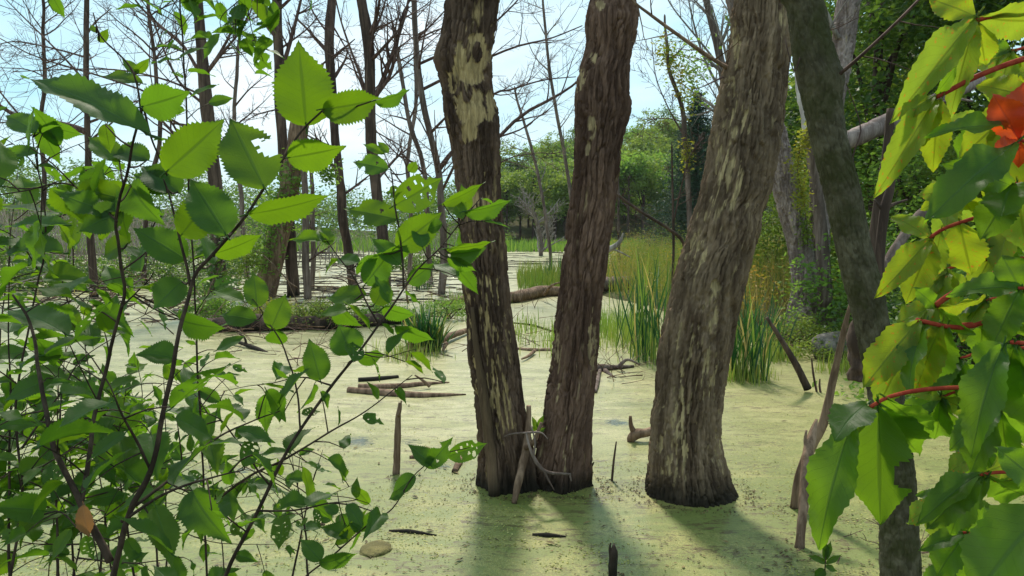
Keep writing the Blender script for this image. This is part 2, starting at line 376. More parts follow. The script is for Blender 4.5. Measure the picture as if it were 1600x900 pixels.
def hz(x, y):      # bilinear lookup in the terrain grid
    i = min(max(int(np.searchsorted(GX, x)) - 1, 0), len(GX) - 2); j = min(max(int(np.searchsorted(GY, y)) - 1, 0), len(GY) - 2)
    a = (x - GX[i]) / (GX[i + 1] - GX[i]); b = (y - GY[j]) / (GY[j + 1] - GY[j])
    return float((GZ[j, i] * (1 - a) + GZ[j, i + 1] * a) * (1 - b) + (GZ[j + 1, i] * (1 - a) + GZ[j + 1, i + 1] * a) * b)

def grid_mesh(xs, ys, hf):
    X, Y = np.meshgrid(xs, ys); Z = hf(X, Y)
    V = np.stack([X, Y, Z], -1).reshape(-1, 3); nx = len(xs); ny = len(ys)
    i = np.arange(ny - 1)[:, None] * nx; j = np.arange(nx - 1)[None]
    F = np.stack([i + j, i + j + 1, i + nx + j + 1, i + nx + j], -1).reshape(-1, 4)
    return V, F
def mat_soil():
    k = NT('marsh_soil'); P = (k.n('NewGeometry'), 'Position')
    n = k.noise(P, 1.4, 6, 0.7); n2 = k.noise(P, 14.0, 4, 0.7)
    c = k.mix(k.rng(n, 0.35, 0.65), (0.060, 0.050, 0.026), (0.11, 0.105, 0.04))
    c = k.mix(k.rng(n2, 0.45, 0.7), c, (0.05, 0.068, 0.022))
    b = k.n('Bump', {'Height': n2, 'Strength': 0.7, 'Distance': 0.05})
    return k.out(k.n('BsdfPrincipled', {'Base Color': c, 'Roughness': 0.95, 'Specular IOR Level': 0.1, 'Normal': b}))
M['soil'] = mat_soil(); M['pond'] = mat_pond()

xs = np.unique(np.concatenate([np.linspace(-900, -60, 22), np.linspace(-60, -14, 24), np.linspace(-14, 26, 110), np.linspace(26, 120, 40), np.linspace(120, 900, 22)]))
ys = np.unique(np.concatenate([np.linspace(-60, 0, 12), np.linspace(0, 45, 110), np.linspace(45, 220, 80), np.linspace(220, 1500, 22)]))
GX, GY = xs, ys; GZ = land_h(*np.meshgrid(xs, ys))
mb = MB(); mb.add(*grid_mesh(xs, ys, land_h)); tag(part('terrain', mb, M['soil'], None), 'marshy land and low wooded hills around the pond', 'terrain', kind='structure')
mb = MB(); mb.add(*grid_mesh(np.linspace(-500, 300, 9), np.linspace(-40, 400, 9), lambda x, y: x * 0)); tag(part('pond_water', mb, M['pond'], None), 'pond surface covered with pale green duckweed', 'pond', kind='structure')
# the bank the photographer stands on: below and behind the picture
def bank_h(x, y):
    return 0.5 - 0.85 * sstep(1.5, 3.0, y + 0.25 * np.sin(x * 1.3)) + 0.08 * (fbm(np.stack([x, y, x * 0], -1) * 1.5, 3, 3) - .5)
mb = MB(); mb.add(*grid_mesh(np.linspace(-9, 9, 61), np.linspace(-8, 3.2, 41), bank_h)); tag(part('bank', mb, M['soil'], None), 'earth bank at the edge of the pond', 'bank', kind='structure')

# ------------------------------------------------------------------ old trunks
def hero_trunk(table, Y0, parent, mat, ztop, ellipses, seed, bark=0.014, flare=0.0, stretch=13.0, lean_y=0.0, NS=230, name='trunk', cell=30.0, flakes=1.0):
    T = np.array(sorted(table, key=lambda r: -r[0]), float)          # from the base up
    ctr = np.array([at((a + b) / 2, y, Y0) for y, a, b in T])
    dep = (ctr - CAM) @ FWD
    rad = (T[:, 2] - T[:, 1]) / 2 / FPX * dep
    zc = ctr[:, 2]
    zs = np.concatenate([np.linspace(-0.35, zc[-1], 380), np.linspace(zc[-1], ztop, 40)[1:]])
    zt = np.append(zc, ztop); 
    xt = np.append(ctr[:, 0], ctr[-1, 0] + (ctr[-1, 0] - ctr[-4, 0]) / (zc[-1] - zc[-4]) * (ztop - zc[-1]))
    rt = np.append(rad, rad[-1] * 0.75)
    X = np.interp(zs, zt, xt); r = np.interp(zs, zt, rt)
    ker = np.hanning(15); ker /= ker.sum()
    X = np.convolve(np.pad(X, 7, 'edge'), ker, 'valid'); r = np.convolve(np.pad(r, 7, 'edge'), ker, 'valid')
    Yc = Y0 + lean_y * zs
    th = np.linspace(0, 2 * np.pi, NS, endpoint=False)
    c, s = np.cos(th)[None], np.sin(th)[None]
    Z = np.broadcast_to(zs[:, None], (len(zs), NS))
    base = np.stack([r[:, None] * c, r[:, None] * s * np.ones_like(Z), Z], -1)
    q = base * np.array([1, 1, 1 / stretch]) + seed * 3.7
    warp = (fbm(base * np.array([2.5, 2.5, 2.0]) + seed, 3, seed) - .5)[..., None] * np.array([0.10, 0.10, 0])
    q = q + warp
    n3 = fbm(base * 4.0 + seed, 3, seed + 2)
    q2 = q + (vn(base * np.array([30, 30, 12.0]), seed + 3) - .5)[..., None] * np.array([.018, .018, 0])
    a1, a2, ca = worley(q2 * cell, seed); b1, b2, cb = worley(q2 * np.array([1, 1, 1.6]) * cell * 2.6 + 7, seed + 40)
    crack = 1 - sstep(.02, .22, a2 - a1); crack2 = 1 - sstep(.02, .26, b2 - b1)
    h = -crack * bark * 1.5 - crack2 * bark * 0.6 + (ca - .5) * bark * 0.4 + (cb - .5) * bark * 0.55 + (n3 - .5) * np.minimum(0.045, .16 * r)[:, None] + bark * 0.7
    tone = sstep(.55, 1.0, ca) * .55 + sstep(.6, 1, cb) * .5
    lob = 0.0
    if flare:
        k = np.clip(1 - (zs + 0.02) / 0.55, 0, 1)[:, None] ** 1.6
        lob = flare * k * (0.35 + 0.65 * np.maximum(0, np.cos(th * 5 + seed)[None]) ** 1.5)
    W0 = base.copy(); W0[..., 0] += X[:, None]; W0[..., 1] += Yc[:, None]
    px, py = pix(W0)
    pn = fbm(base * np.array([26, 26, 6.0]) + seed, 4, seed + 6); pf = fbm(base * np.array([70, 70, 11.0]) + seed, 3, seed + 8)
    ed = fbm(base * np.array([13, 13, 8.0]) + seed, 4, seed + 21)
    front = (s < 0.35) * np.ones_like(Z)
    val = np.zeros_like(Z)
    for ex, ey, rx, ry, st in ellipses:
        dd = ((px - ex) / rx) ** 2 + ((py - ey) / ry) ** 2
        if st < 0: val = val * (1 - np.clip(2.2 * (1 - dd - 1.6 * (ed - .5)), 0, 1))
        else:
            shp = np.clip(1.25 - dd - 2.4 * (ed - .5) - 1.2 * (pn - .5), 0, 1)
            val = np.maximum(val, shp * (.12 + .88 * st) + (pf - .5) * 2.2 * (1.2 - st) * (shp > 0))
    patch = sstep(0.46, 0.56, val) * front
    loose = sstep(.68, .76, fbm(base * np.array([24, 24, 4.0]) + seed * 2, 4, seed + 11)) * 0.8      # scattered flakes all round
    patch = np.maximum(patch, loose * sstep(.40, .5, n3) * flakes)
    patch = patch * (1 - .85 * crack * (patch < .99))
    h = h * (1 - 0.75 * patch) - patch * bark * 0.4
    RR = r[:, None] + h + lob
    V = np.stack([X[:, None] + RR * c, Yc[:, None] + RR * s, Z], -1).reshape(-1, 3)
    n = len(zs); i = np.arange(n - 1)[:, None] * NS; j = np.arange(NS)[None]; k = (j + 1) % NS
    F = np.stack([i + j, i + k, i + NS + k, i + NS + j], -1).reshape(-1, 4)
    mb = MB(); mb.add(V, F, patch=patch.ravel(), tone=tone.ravel())
    top = len(V) - NS; mb.f.append(np.arange(top, top + NS)[None])
    return part(name, mb, mat, parent)

TW_Y = gnd(838, 757)[1]
twin = thing('twin_trunk_tree', 'old dark tree with two trunks rising from one base in the duckweed', 'tree', (gnd(838, 757)[0], TW_Y, 0))
TA = [(0, 695, 777), (30, 694, 775), (70, 688, 771), (92, 681, 768), (110, 684, 767), (133, 693, 767), (160, 695, 773), (183, 697, 779), (233, 707, 779), (300, 715, 781), (360, 718, 786), (413, 721, 791), (480, 728, 798), (547, 732, 806), (600, 739, 814), (647, 746, 822), (700, 752, 830), (757, 755, 838)]
TB = [(0, 922, 990), (33, 915, 997), (60, 917, 991), (83, 916, 985), (117, 903, 981), (150, 900, 981), (173, 900, 984), (200, 900, 976), (240, 898, 968), (300, 895, 961), (350, 888, 955), (400, 881, 949), (447, 877, 942), (513, 868, 934), (580, 861, 930), (647, 849, 925), (700, 842, 920), (757, 835, 916)]
PA = [(733, 88, 40, 30, 1.0), (728, 80, 10, 20, -1), (745, 82, 8, 18, -1), (714, 105, 16, 40, 1.0), (735, 120, 26, 14, 1.0), (742, 165, 34, 32, 1.0), (730, 145, 9, 16, -1), (735, 205, 12, 22, 0.75), (760, 170, 14, 30, .9), (748, 438, 42, 14, 0.5), (748, 500, 34, 70, 0.30), (778, 520, 20, 70, 0.26), (755, 590, 30, 60, 0.30), (790, 640, 20, 60, 0.25), (766, 725, 10, 36, 0.6), (745, 330, 30, 60, .28), (770, 60, 10, 50, .4)]
PB = [(925, 200, 6, 20, 0.6), (918, 232, 5, 13, 0.65), (935, 8, 10, 10, .7), (905, 120, 12, 30, .5), (925, 530, 7, 75, 0.55), (928, 90, 6, 10, .6), (870, 560, 8, 60, .45), (885, 700, 12, 40, .35)]
hero_trunk(TA, TW_Y, twin, M['bark'], 7.2, PA, 3, flare=0.05)
hero_trunk(TB, TW_Y + 0.03, twin, M['bark_red'], 6.6, PB, 8, flare=0.05)
TC = [(0, 1150, 1232), (50, 1145, 1236), (90, 1137, 1231), (133, 1128, 1225), (200, 1116, 1217), (250, 1105, 1210), (300, 1094, 1200), (330, 1085, 1188), (360, 1078, 1184), (430, 1056, 1164), (513, 1038, 1147), (580, 1028, 1133), (647, 1022, 1124), (690, 1020, 1124), (725, 1018, 1130), (750, 1016, 1138), (770, 1013, 1146)]
C0 = gnd(1080, 768)
lean = thing('leaning_tree', 'thick furrowed tree trunk leaning towards the wooded bank, alone in the duckweed', 'tree', (C0[0], C0[1], 0))
PC = [(1150, 70, 7, 40, .55), (1142, 140, 9, 24, .5), (1128, 240, 14, 60, .34), (1155, 180, 20, 40, .3), (1145, 320, 34, 12, .45), (1105, 330, 12, 40, .4), (1114, 442, 13, 15, .72), (1108, 490, 22, 40, .42), (1100, 580, 24, 80, .28), (1062, 600, 16, 90, .26), (1050, 690, 24, 70, .26), (1060, 730, 14, 30, .35), (1090, 400, 20, 60, .36), (1150, 280, 24, 40, .36), (1120, 660, 20, 80, .3), (1066, 640, 4, 90, .55)]
hero_trunk(TC, C0[1], lean, M['bark_lean'], 7.0, PC, 14, bark=0.015, flare=0.02, stretch=13)
S0 = 3.0
slim = thing('mossy_tree', 'slim smooth greenish grey tree trunk passing behind the creeper leaves', 'tree', (at(1407, 900, S0)[0], S0, -0.1))
TD = [(0, 1230, 1287), (50, 1237, 1293), (100, 1243, 1308), (125, 1248, 1318), (150, 1254, 1312), (200, 1264, 1318), (300, 1288, 1344), (380, 1306, 1358), (450, 1322, 1378), (500, 1335, 1386), (600, 1356, 1408), (740, 1374, 1428), (820, 1377, 1432), (900, 1378, 1436)]
hero_trunk(TD, S0, slim, M['bark_moss'], 6.0, [], 21, bark=0.003, stretch=2.0, NS=160, flakes=0.6, cell=44)

# ------------------------------------------------------------------ bare trees
def unit(v): v = np.asarray(v, float); return v / (np.linalg.norm(v) + 1e-9)
def perp(d):
    a = unit(np.cross(d, [R.gauss(0, 1), R.gauss(0, 1), R.gauss(0, 1)])); return a
def grow(out, p, d, L, r, lvl, maxl, up=0.12, wig=0.16, seg=0.22, kids=4.0, spread=0.75, rmin=0.006):
    n = max(3, min(14, int(L / seg)))
    P = [np.array(p, float)]; d = unit(d); st = L / n; rr = [r]
    for i in range(n):
        d = unit(d + perp(d) * R.uniform(0, wig) * 1.3 + np.array([0, 0, up * (0.5 if lvl else .3)]))
        P.append(P[-1] + d * st); rr.append(max(rmin * 0.7, r * (1 - 0.78 * (i + 1) / n)))
    out.append((np.array(P), np.array(rr)))
    if lvl < maxl:
        m = int(kids * (0.7 + 0.6 * R.random()) * (1.0 if lvl == 0 else 0.9))
        for q in range(m):
            t = 0.22 + 0.75 * (q + R.random()) / m; i = min(n - 1, int(t * n))
            dd = unit(P[i + 1] - P[i]); nd = unit(dd * R.uniform(0.55, 0.9) + perp(dd) * spread)
            grow(out, P[i], nd, L * R.uniform(0.38, 0.66) * (1.15 - 0.5 * t), max(rmin, rr[i] * R.uniform(0.45, 0.65)), lvl + 1, maxl, up, wig * 1.1, seg, kids, spread, rmin)
def limb_mesh(br, rough=0.08):
    mb = MB()
    for P, r in br:
        r0 = r[0]; seg = 3 if r0 < 0.012 else 4 if r0 < 0.03 else 6 if r0 < 0.06 else 9
        add_tube(mb, P, r, seg, rough if r0 > 0.03 else 0, 3, 6.0)
    return mb
def bare_tree(name, label, cat, trunk_px, Y, widths, limbs=(), autos=8, top=None, mat='bark_far', group=None, L=2.4, maxl=3, kids=4.5, zr=(0.35, 1.0), rmin=0.006, twig='twig', up=0.12, snag=False, aim=None):
    """trunk_px: photo positions base -> top, at distance Y; limbs: explicit limbs (list of photo positions, radius)"""
    pts = [at(x, y, Y) for x, y in trunk_px]
    base = gnd(*trunk_px[0]) if False else pts[0].copy(); base[2] = 0
    if pts[0][2] > -0.2: pts = [np.array([pts[0][0] - 0.0, Y, min(-0.3, pts[0][2] - 0.3)])] + pts
    if top:
        d = unit(pts[-1] - pts[-2]); pts.append(pts[-1] + d * top * 0.5); pts.append(pts[-1] + unit(d + np.array([R.uniform(-.1, .1), 0, 0.1])) * top * 0.5)
    root = thing(name, label, cat, base, group)
    n = max(24, int(6 * len(pts)))
    P = smooth_path(pts, n); P += (fbm(P * 0.9, 2, int(abs(base[0]) * 10) + 3)[:, None] - .5) * np.array([0.10, 0.10, 0])
    dep = Y
    wz = np.interp(np.linspace(0, 1, n), np.linspace(0, 1, len(widths)), widths) / 2 / FPX * dep
    if not snag: wz[-1] *= 0.3
    mb = MB(); add_tube(mb, P, wz, 14, 0.13, int(base[0] * 7) % 50, 3.5, patch=0.0)
    part('trunk', mb, M[mat], root)
    for lp, lr in limbs:
        Q = smooth_path([at(*q, Y + (q[2] if len(q) > 2 else 0)) if len(q) == 2 else at(q[0], q[1], Y + q[2]) for q in lp], 14)
        rr = np.linspace(lr, lr * 0.3, 14)
        br = [(Q, rr)]
        m = int(kids * 1.8)
        for q in range(m):
            t = 0.2 + 0.8 * (q + R.random()) / m; i = min(12, int(t * 13))
            dd = unit(Q[i + 1] - Q[i]); nd = unit(dd * R.uniform(.5, .9) + perp(dd) * .75)
            ln = np.linalg.norm(Q[-1] - Q[0]) * R.uniform(.25, .5)
            grow(br, Q[i], nd, ln, max(rmin, rr[i] * .55), 1, maxl, up, .18, .22, kids, .75, rmin)
        part('branch', limb_mesh(br), M[twig], root)
    for a in range(autos):
        t = R.uniform(*zr); i = min(n - 2, int(t * (n - 1)))
        ang = R.uniform(0, 2 * np.pi); d = np.array([math.cos(ang), 0.8 * math.sin(ang), R.uniform(0.35, 1.1)])
        br = []
        grow(br, P[i], d, L * R.uniform(0.6, 1.2) * (1.2 - 0.5 * t), max(rmin * 1.3, wz[i] * R.uniform(.35, .55)), 0, maxl - 1 if maxl > 2 else maxl, up, .16, .25, kids, .75, rmin)
        part('branch', limb_mesh(br), M[twig], root)
    return root

GL = 'dead trees standing in the flooded pond'
bare_tree('dead_tree', 'dead tree with trunk mostly hidden by shrub leaves and ivy round its foot', 'tree', [(338, 492), (342, 430), (335, 270), (322, 180), (316, 90), (308, 0)], 17.5, [42, 30, 22, 20, 18, 15, 12, 7],
          [([(318, 125), (285, 70), (250, 40), (215, 5), (190, -40)], .045), ([(320, 165), (275, 120), (235, 20), (215, -40)], .035), ([(325, 110), (345, 80), (370, 30), (385, -30)], .04), ([(318, 150), (260, 125), (190, 110), (120, 108), (20, 112)], .03), ([(322, 200), (270, 190), (240, 150), (160, 120), (60, 90), (0, 60)], .04)], autos=6, top=3.0, group=GL, L=2.2)
bare_tree('dead_tree', 'dead tree with reddish slender trunk farthest towards the shrub thicket', 'tree', [(145, 420), (140, 300), (137, 190), (134, 100), (136, 0)], 21, [14, 11, 9, 8, 7, 5], [([(135, 130), (100, 90), (40, 30), (0, -10)], .035), ([(136, 90), (80, 75), (20, 65), (-30, 80)], .03), ([(137, 180), (60, 115), (-10, 105)], .03), ([(138, 208), (110, 197), (60, 188), (20, 178), (-20, 150), (-60, 120)], .095)], autos=7, top=3, group=GL, L=2.0)
bare_tree('leaning_snag', 'broken leaning dead trunk wrapped in ivy among the flooded trees', 'tree', [(412, 462), (422, 425), (438, 360), (452, 300), (462, 240), (470, 192)], 21, [46, 38, 33, 31, 30, 28], [], autos=0, mat='bark_tan', snag=True, group=GL)
bare_tree('dead_tree', 'straight dead tree close behind the leaning ivy-clad snag', 'tree', [(457, 460), (455, 380), (443, 260), (438, 150), (434, 60), (432, 0)], 21.5, [24, 19, 16, 15, 15, 14, 8], [([(440, 110), (455, 60), (470, 0), (478, -40)], .07), ([(436, 170), (400, 180), (370, 200)], .025), ([(440, 75), (480, 45), (500, 20)], .03)], autos=6, top=3.2, group=GL)
bare_tree('dead_tree', 'thin pale pinkish dead pole between the ivy snag and the knobbly tree', 'tree', [(481, 466), (478, 380), (478, 320), (474, 250)], 20.5, [12, 12, 11, 9], [], autos=2, mat='bark_grey', snag=True, group=GL, L=.9)
bare_tree('dead_tree', 'thin grey dead pole standing beyond the ivy snag', 'tree', [(489, 445), (488, 370), (487, 300), (484, 240)], 24, [8, 8, 7, 5], [], autos=3, mat='bark_grey', group=GL, L=1.2)
bare_tree('dead_tree', 'knobbly narrow dead tree with a crooked dark trunk', 'tree', [(550, 445), (540, 370), (533, 310), (526, 230), (520, 150), (515, 80), (518, 0)], 24, [15, 14, 15, 13, 14, 15, 12, 8], [([(518, 60), (490, 20), (475, -20)], .035), ([(520, 40), (545, 85), (560, 130)], .03), ([(517, 90), (495, 110), (480, 150)], .04)], autos=8, top=2.5, group=GL, L=1.8)
bare_tree('dead_tree', 'tall dead tree whose red-brown limbs sweep up towards the twin trunks', 'tree', [(603, 455), (598, 370), (588, 300), (580, 200), (578, 110), (572, 50), (565, 0)], 20, [20, 18, 17, 17, 17, 16, 15, 9], [([(585, 155), (600, 120), (618, 70), (635, 15), (645, -40)], .075), ([(587, 150), (610, 115), (622, 60), (630, 20), (660, -30)], .06), ([(588, 145), (640, 95), (690, 50)], .03), ([(582, 170), (560, 110), (535, 40), (520, -20)], .045), ([(580, 60), (600, 10), (605, -40)], .04), ([(586, 205), (630, 230), (690, 265)], .02)], autos=7, top=2.6, group=GL, L=2.2)
bare_tree('dead_tree', 'grey dead tree half hidden behind the twin trunks, branches reaching over the hill', 'tree', [(690, 470), (694, 400), (690, 330), (686, 270), (670, 200), (655, 120), (650, 40)], 22, [13, 12, 11, 10, 9, 8, 6], [([(686, 265), (720, 225), (765, 225), (815, 180), (870, 150), (905, 125), (920, 100)], .075), ([(690, 300), (760, 160), (800, 140), (850, 125), (900, 120)], .045), ([(660, 140), (720, 110), (800, 75), (860, 60), (910, 40)], .05), ([(655, 100), (740, 60), (800, 10), (830, -30)], .045), ([(688, 290), (640, 250), (590, 235)], .02), ([(690, 320), (780, 255), (830, 240), (870, 240)], .03)], autos=9, top=2.5, mat='bark_grey', group=GL, L=2.2)
bare_tree('dead_tree', 'young bare pole tree in the sky gap between the twin trunks', 'tree', [(905, 420), (895, 330), (880, 230), (862, 130), (852, 40)], 34, [7, 6, 5, 4, 3], [], autos=14, top=2, mat='bark_grey', twig='twig_grey', group=GL, L=2.4, rmin=.008, zr=(.3, 1))
bare_tree('dead_tree', 'faint bare pole tree leaning behind the inner side of the left twin trunk', 'tree', [(860, 400), (850, 320), (835, 250), (815, 180)], 38, [6, 5, 4, 3], [], autos=12, top=1.5, mat='bark_grey', twig='twig_grey', group=GL, L=2.2, rmin=.009)
bare_tree('dead_tree', 'slight bare tree behind the tall red-limbed dead tree', 'tree', [(640, 420), (642, 330), (638, 250), (650, 160), (648, 90)], 32, [8, 7, 6, 5, 4], [], autos=16, top=2.5, mat='bark_grey', group=GL, L=2.6, rmin=.008)
bare_tree('dead_tree', 'slight bare tree behind the ivy-footed dead tree', 'tree', [(385, 420), (375, 300), (365, 220), (368, 150), (372, 100)], 30, [8, 7, 6, 5, 4], [], autos=16, top=2.5, mat='bark_grey', group=GL, L=2.6, rmin=.008)
bare_tree('dead_tree', 'slight bare tree behind the tip of the longest shrub leaf', 'tree', [(60, 400), (70, 300), (64, 200), (70, 120), (68, 60)], 27, [9, 7, 6, 5, 4], [([(70, 190), (110, 200), (20, 160)], .02)], autos=15, top=2.5, group=GL, L=2.6, rmin=.007)
bare_tree('dead_tree', 'slight bare tree between the slender reddish tree and the ivy-footed one', 'tree', [(225, 410), (232, 300), (250, 210), (245, 120), (235, 40)], 26, [8, 7, 6, 5, 4], [], autos=14, top=2.5, group=GL, L=2.6, rmin=.007)
bare_tree('dead_tree', 'thin grey bare stem just behind the outer side of the left twin trunk', 'tree', [(672, 430), (668, 350), (662, 260), (640, 190), (628, 120)], 26, [9, 8, 7, 6, 4], [], autos=10, top=2, mat='bark_grey', group=GL, L=2.0)
# bare trees on the marsh side
GR = 'bare trees on the marsh'
bare_tree('dead_tree', 'bare tree above the marsh grass with a curved stem beside the spruce', 'tree', [(1080, 440), (1076, 330), (1072, 230), (1066, 170), (1045, 110), (1040, 60)], 19, [11, 9, 8, 6, 4, 3], [([(1070, 215), (1045, 170), (1025, 120), (1018, 60)], .022), ([(1068, 190), (1040, 185), (1010, 190), (1003, 220)], .016)], autos=3, top=.6, mat='bark_grey', group=GR, L=1.0)
bare_tree('dead_tree', 'pale bare tree with a fan of fine branches behind the leaning trunk', 'tree', [(1150, 420), (1142, 300), (1138, 180), (1125, 90), (1108, 20)], 24, [18, 16, 14, 12, 9, 6], [([(1135, 160), (1100, 90), (1080, 20), (1070, -40)], .05), ([(1130, 110), (1090, 60), (1050, 10), (1030, -30)], .04), ([(1138, 190), (1112, 140), (1090, 110)], .03)], autos=12, top=3.0, mat='bark_grey', twig='twig_grey', group=GR, L=2.3)
bare_tree('dead_tree', 'thin dark bare stems before the hillside wood', 'tree', [(1052, 385), (1050, 300), (1049, 220)], 17, [4.5, 4, 2.5], [([(1052, 350), (1065, 290), (1080, 240), (1100, 215)], .018)], autos=2, mat='bark_far', group=GR, L=.7, maxl=2)
bare_tree('dead_tree', 'spindly grey pole beside the inner edge of the right twin trunk', 'tree', [(968, 385), (966, 300), (965, 230)], 30, [5, 4, 2.5], [([(966, 300), (985, 330), (1040, 370)], .02)], autos=4, mat='bark_grey', group=GR, L=1.2, maxl=2)
bare_tree('dead_shrub', 'pale leafless shrub at the far pond edge between the twin trunks', 'shrub', [(845, 398), (846, 380), (840, 350)], 60, [7, 6, 3], [], autos=16, top=1, mat='bark_grey', twig='twig_grey', L=3.0, rmin=.02, zr=(.15, .9))
# the grey tree on the wooded bank
DG = 13.5
dg = thing('grey_tree', 'big grey tree of two stems at the marsh edge behind the mossy trunk', 'tree', (at(1268, 478, DG)[0], DG, 0))
hero_trunk([(150, 1172, 1206), (200, 1188, 1226), (280, 1205, 1243), (330, 1217, 1254), (380, 1231, 1267), (430, 1239, 1276), (465, 1238, 1280), (485, 1232, 1286)], DG, dg, M['bark_pink'], 7.5, [], 31, bark=0.02, NS=100)
hero_trunk([(0, 1309, 1343), (60, 1302, 1335), (120, 1294, 1325), (200, 1280, 1309), (280, 1267, 1294), (380, 1265, 1295), (430, 1264, 1297), (465, 1262, 1301), (485, 1258, 1306)], DG + .15, dg, M['bark_pink'], 8.5, [], 33, bark=0.02, NS=100)
br = []
for (px, py, d) in [(1310, 60, (-.5, -.2, 1)), (1335, 10, (.6, .1, .8)), (1300, 120, (-.3, -.6, 1)), (1195, 200, (-.6, 0, .8))]:
    b = []; grow(b, at(px, py, DG), d, 2.4, .05, 0, 2); part('branch', limb_mesh(b), M['twig_grey'], dg)

def stick(name, label, cat, px, rpx, mat, Y=None, seg=9, n=26, rough=0.16, group=None, extra=(), tops=None, ground=True, rs=1, tips=()):
    """a piece of wood: photo positions with distance, radius in photo pixels along it; extra = side stubs"""
    pts = []
    for q in px:
        pts.append(gnd(q[0], q[1]) if len(q) == 2 and Y is None else at(q[0], q[1], q[2] if len(q) > 2 else Y))
    pts = np.array(pts); c = pts[np.argmin(pts[:, 2])]
    dist = np.mean(pts[:, 1])
    P = smooth_path(pts, n)
    rr = np.interp(np.linspace(0, 1, n), np.linspace(0, 1, len(rpx)), rpx) / FPX * dist
    root = thing(name, label, cat, (c[0], c[1], max(0.0, c[2])), group)
    mb = MB(); add_tube(mb, P + np.array([0, 0, 0]), rr, seg, rough, rs, 14.0, patch=0.0)
    part('shaft', mb, M[mat], root)
    for e, er in extra:
        E = smooth_path(np.array([at(q[0], q[1], q[2] if len(q) > 2 else (Y or dist)) for q in e]), 10)
        mb = MB(); add_tube(mb, E, np.linspace(er, er * .45, 10) / FPX * dist, 7, rough, rs, 14.0, patch=0.0)
        part('stub', mb, M[mat], root)
    for e, er, em in tips:
        mb = MB(); add_tube(mb, smooth_path(np.array([at(*q) for q in e]), 14), np.interp(np.linspace(0, 1, 14), [0, .6, 1], [er, er * .8, er * .2]) / FPX * dist, 10, .25, rs, 14.0, patch=0.0)
        part('tip', mb, M[em], root)
    return root
def floating(name, label, px, rpx, mat, cat='log', lift=0.3, extra=(), group=None, n=26, rs=2):
    """wood lying on the water"""
    pts = np.array([gnd(*q) for q in px]); dist = pts[:, 1].mean()
    rr = np.interp(np.linspace(0, 1, n), np.linspace(0, 1, len(rpx)), rpx) / FPX * dist
    P = smooth_path(pts, n); P[:, 2] += rr * lift
    root = thing(name, label, cat, (*P[n // 2][:2], 0), group)
    mb = MB(); add_tube(mb, P, rr, 11, 0.22, rs, 7.0, patch=0.0); part('shaft', mb, M[mat], root)
    for e, er in extra:
        E = smooth_path(np.array([at(q[0], q[1], q[2] if len(q) > 2 else dist) for q in e]), 10)
        mb = MB(); add_tube(mb, E, np.linspace(er, er * .4, 10) / FPX * dist, 6, .12, rs, 10, patch=0.0); part('stub', mb, M[mat], root)
    return root

# white broken snag and fallen logs on the wooded bank
stick('broken_snag', 'bare white broken snag with a pointed tip beside the grey tree', 'snag', [(1290, 480, 12.6), (1284, 380, 12.6), (1276, 300, 12.6), (1266, 220, 12.6), (1262, 196, 12.6)], [11, 10, 9, 8, 7], 'bark_grey', seg=12, rough=.2, tips=[([(1263, 205, 12.6), (1258, 175, 12.6), (1250, 145, 12.6), (1243, 114, 12.6)], 8.5, 'white_wood')])
stick('fallen_log', 'thick grey log slanting up across the dark trees behind the creeper', 'log', [(1300, 228, 11), (1340, 213, 11), (1390, 190, 11.2), (1440, 168, 11.5), (1560, 110, 12)], [13, 14, 14, 12, 10], 'bark_pink', seg=14, rough=.12, extra=[([(1470, 160, 11.5), (1495, 155, 11.2), (1520, 158, 11)], 3)])
stick('leaning_log', 'dead grey log low among the bank shrubs behind the creeper', 'log', [(1380, 420, 9), (1430, 345, 9.2), (1470, 315, 9.4), (1540, 270, 9.8)], [7, 8, 9, 9], 'bark_grey', rough=.2)
stick('standing_stick', 'dark straight dead stem just behind the mossy trunk', 'stick', [(1350, 520, 5.5), (1368, 350, 5.5), (1385, 240, 5.5), (1392, 170, 5.5)], [8, 7.5, 6.5, 6], 'bark_far', ground=False)
stick('standing_stick', 'crooked dark dead stem forked above, beside the creeper leaves', 'stick', [(1380, 520, 5.0), (1374, 420, 5.0), (1382, 330, 5.0), (1392, 290, 5.0), (1402, 220, 5.0)], [8, 7, 7.5, 6, 3.5], 'bark_far', extra=[([(1383, 325, 5), (1400, 318, 5), (1418, 312, 5)], 3.5), ([(1380, 330, 5), (1366, 312, 5)], 3)])
stick('bent_pole', 'long bent dead pole reaching from the duckweed up to the mossy trunk', 'stick', [(1240, 798, 4.75), (1250, 745, 4.72), (1268, 695, 4.7), (1288, 655, 4.65), (1302, 590, 4.6), (1318, 520, 4.5), (1328, 476, 4.45)], [7, 8, 8.5, 7, 6, 4.5, 2], 'bark_tan', rs=4, rough=.25)
stick('forked_pole', 'dark splintered stick standing against the long bent pole', 'stick', [(1248, 868, 4.12), (1254, 800, 4.2), (1258, 740, 4.3), (1266, 690, 4.4), (1276, 655, 4.45)], [7.5, 7, 7.5, 9, 2], 'bark_tan', rs=5, rough=.3, extra=[([(1262, 712, 4.4), (1258, 690, 4.4), (1260, 672, 4.4)], 4)])
stick('leaning_stick', 'short dark stick leaning in the duckweed by the tall green reeds', 'stick', [(1262, 608, 8.3), (1244, 570, 8.3), (1220, 530, 8.3), (1198, 496, 8.3)], [6.5, 5.5, 4, 2.5], 'bark_far')
for (lab, a, b) in [('thin upright twig beside the short leaning stick', (1276, 612), (1268, 560)), ('tiny upright twig between leaning stick and bent pole', (1282, 613), (1281, 592))]:
    q = gnd(*a); stick('twig', lab, 'twig', [(a[0], a[1], q[1]), ((a[0] + b[0]) / 2 - 1, (a[1] + b[1]) / 2, q[1]), (b[0], b[1], q[1])], [1.8, 1.6, 1.0], 'twig')
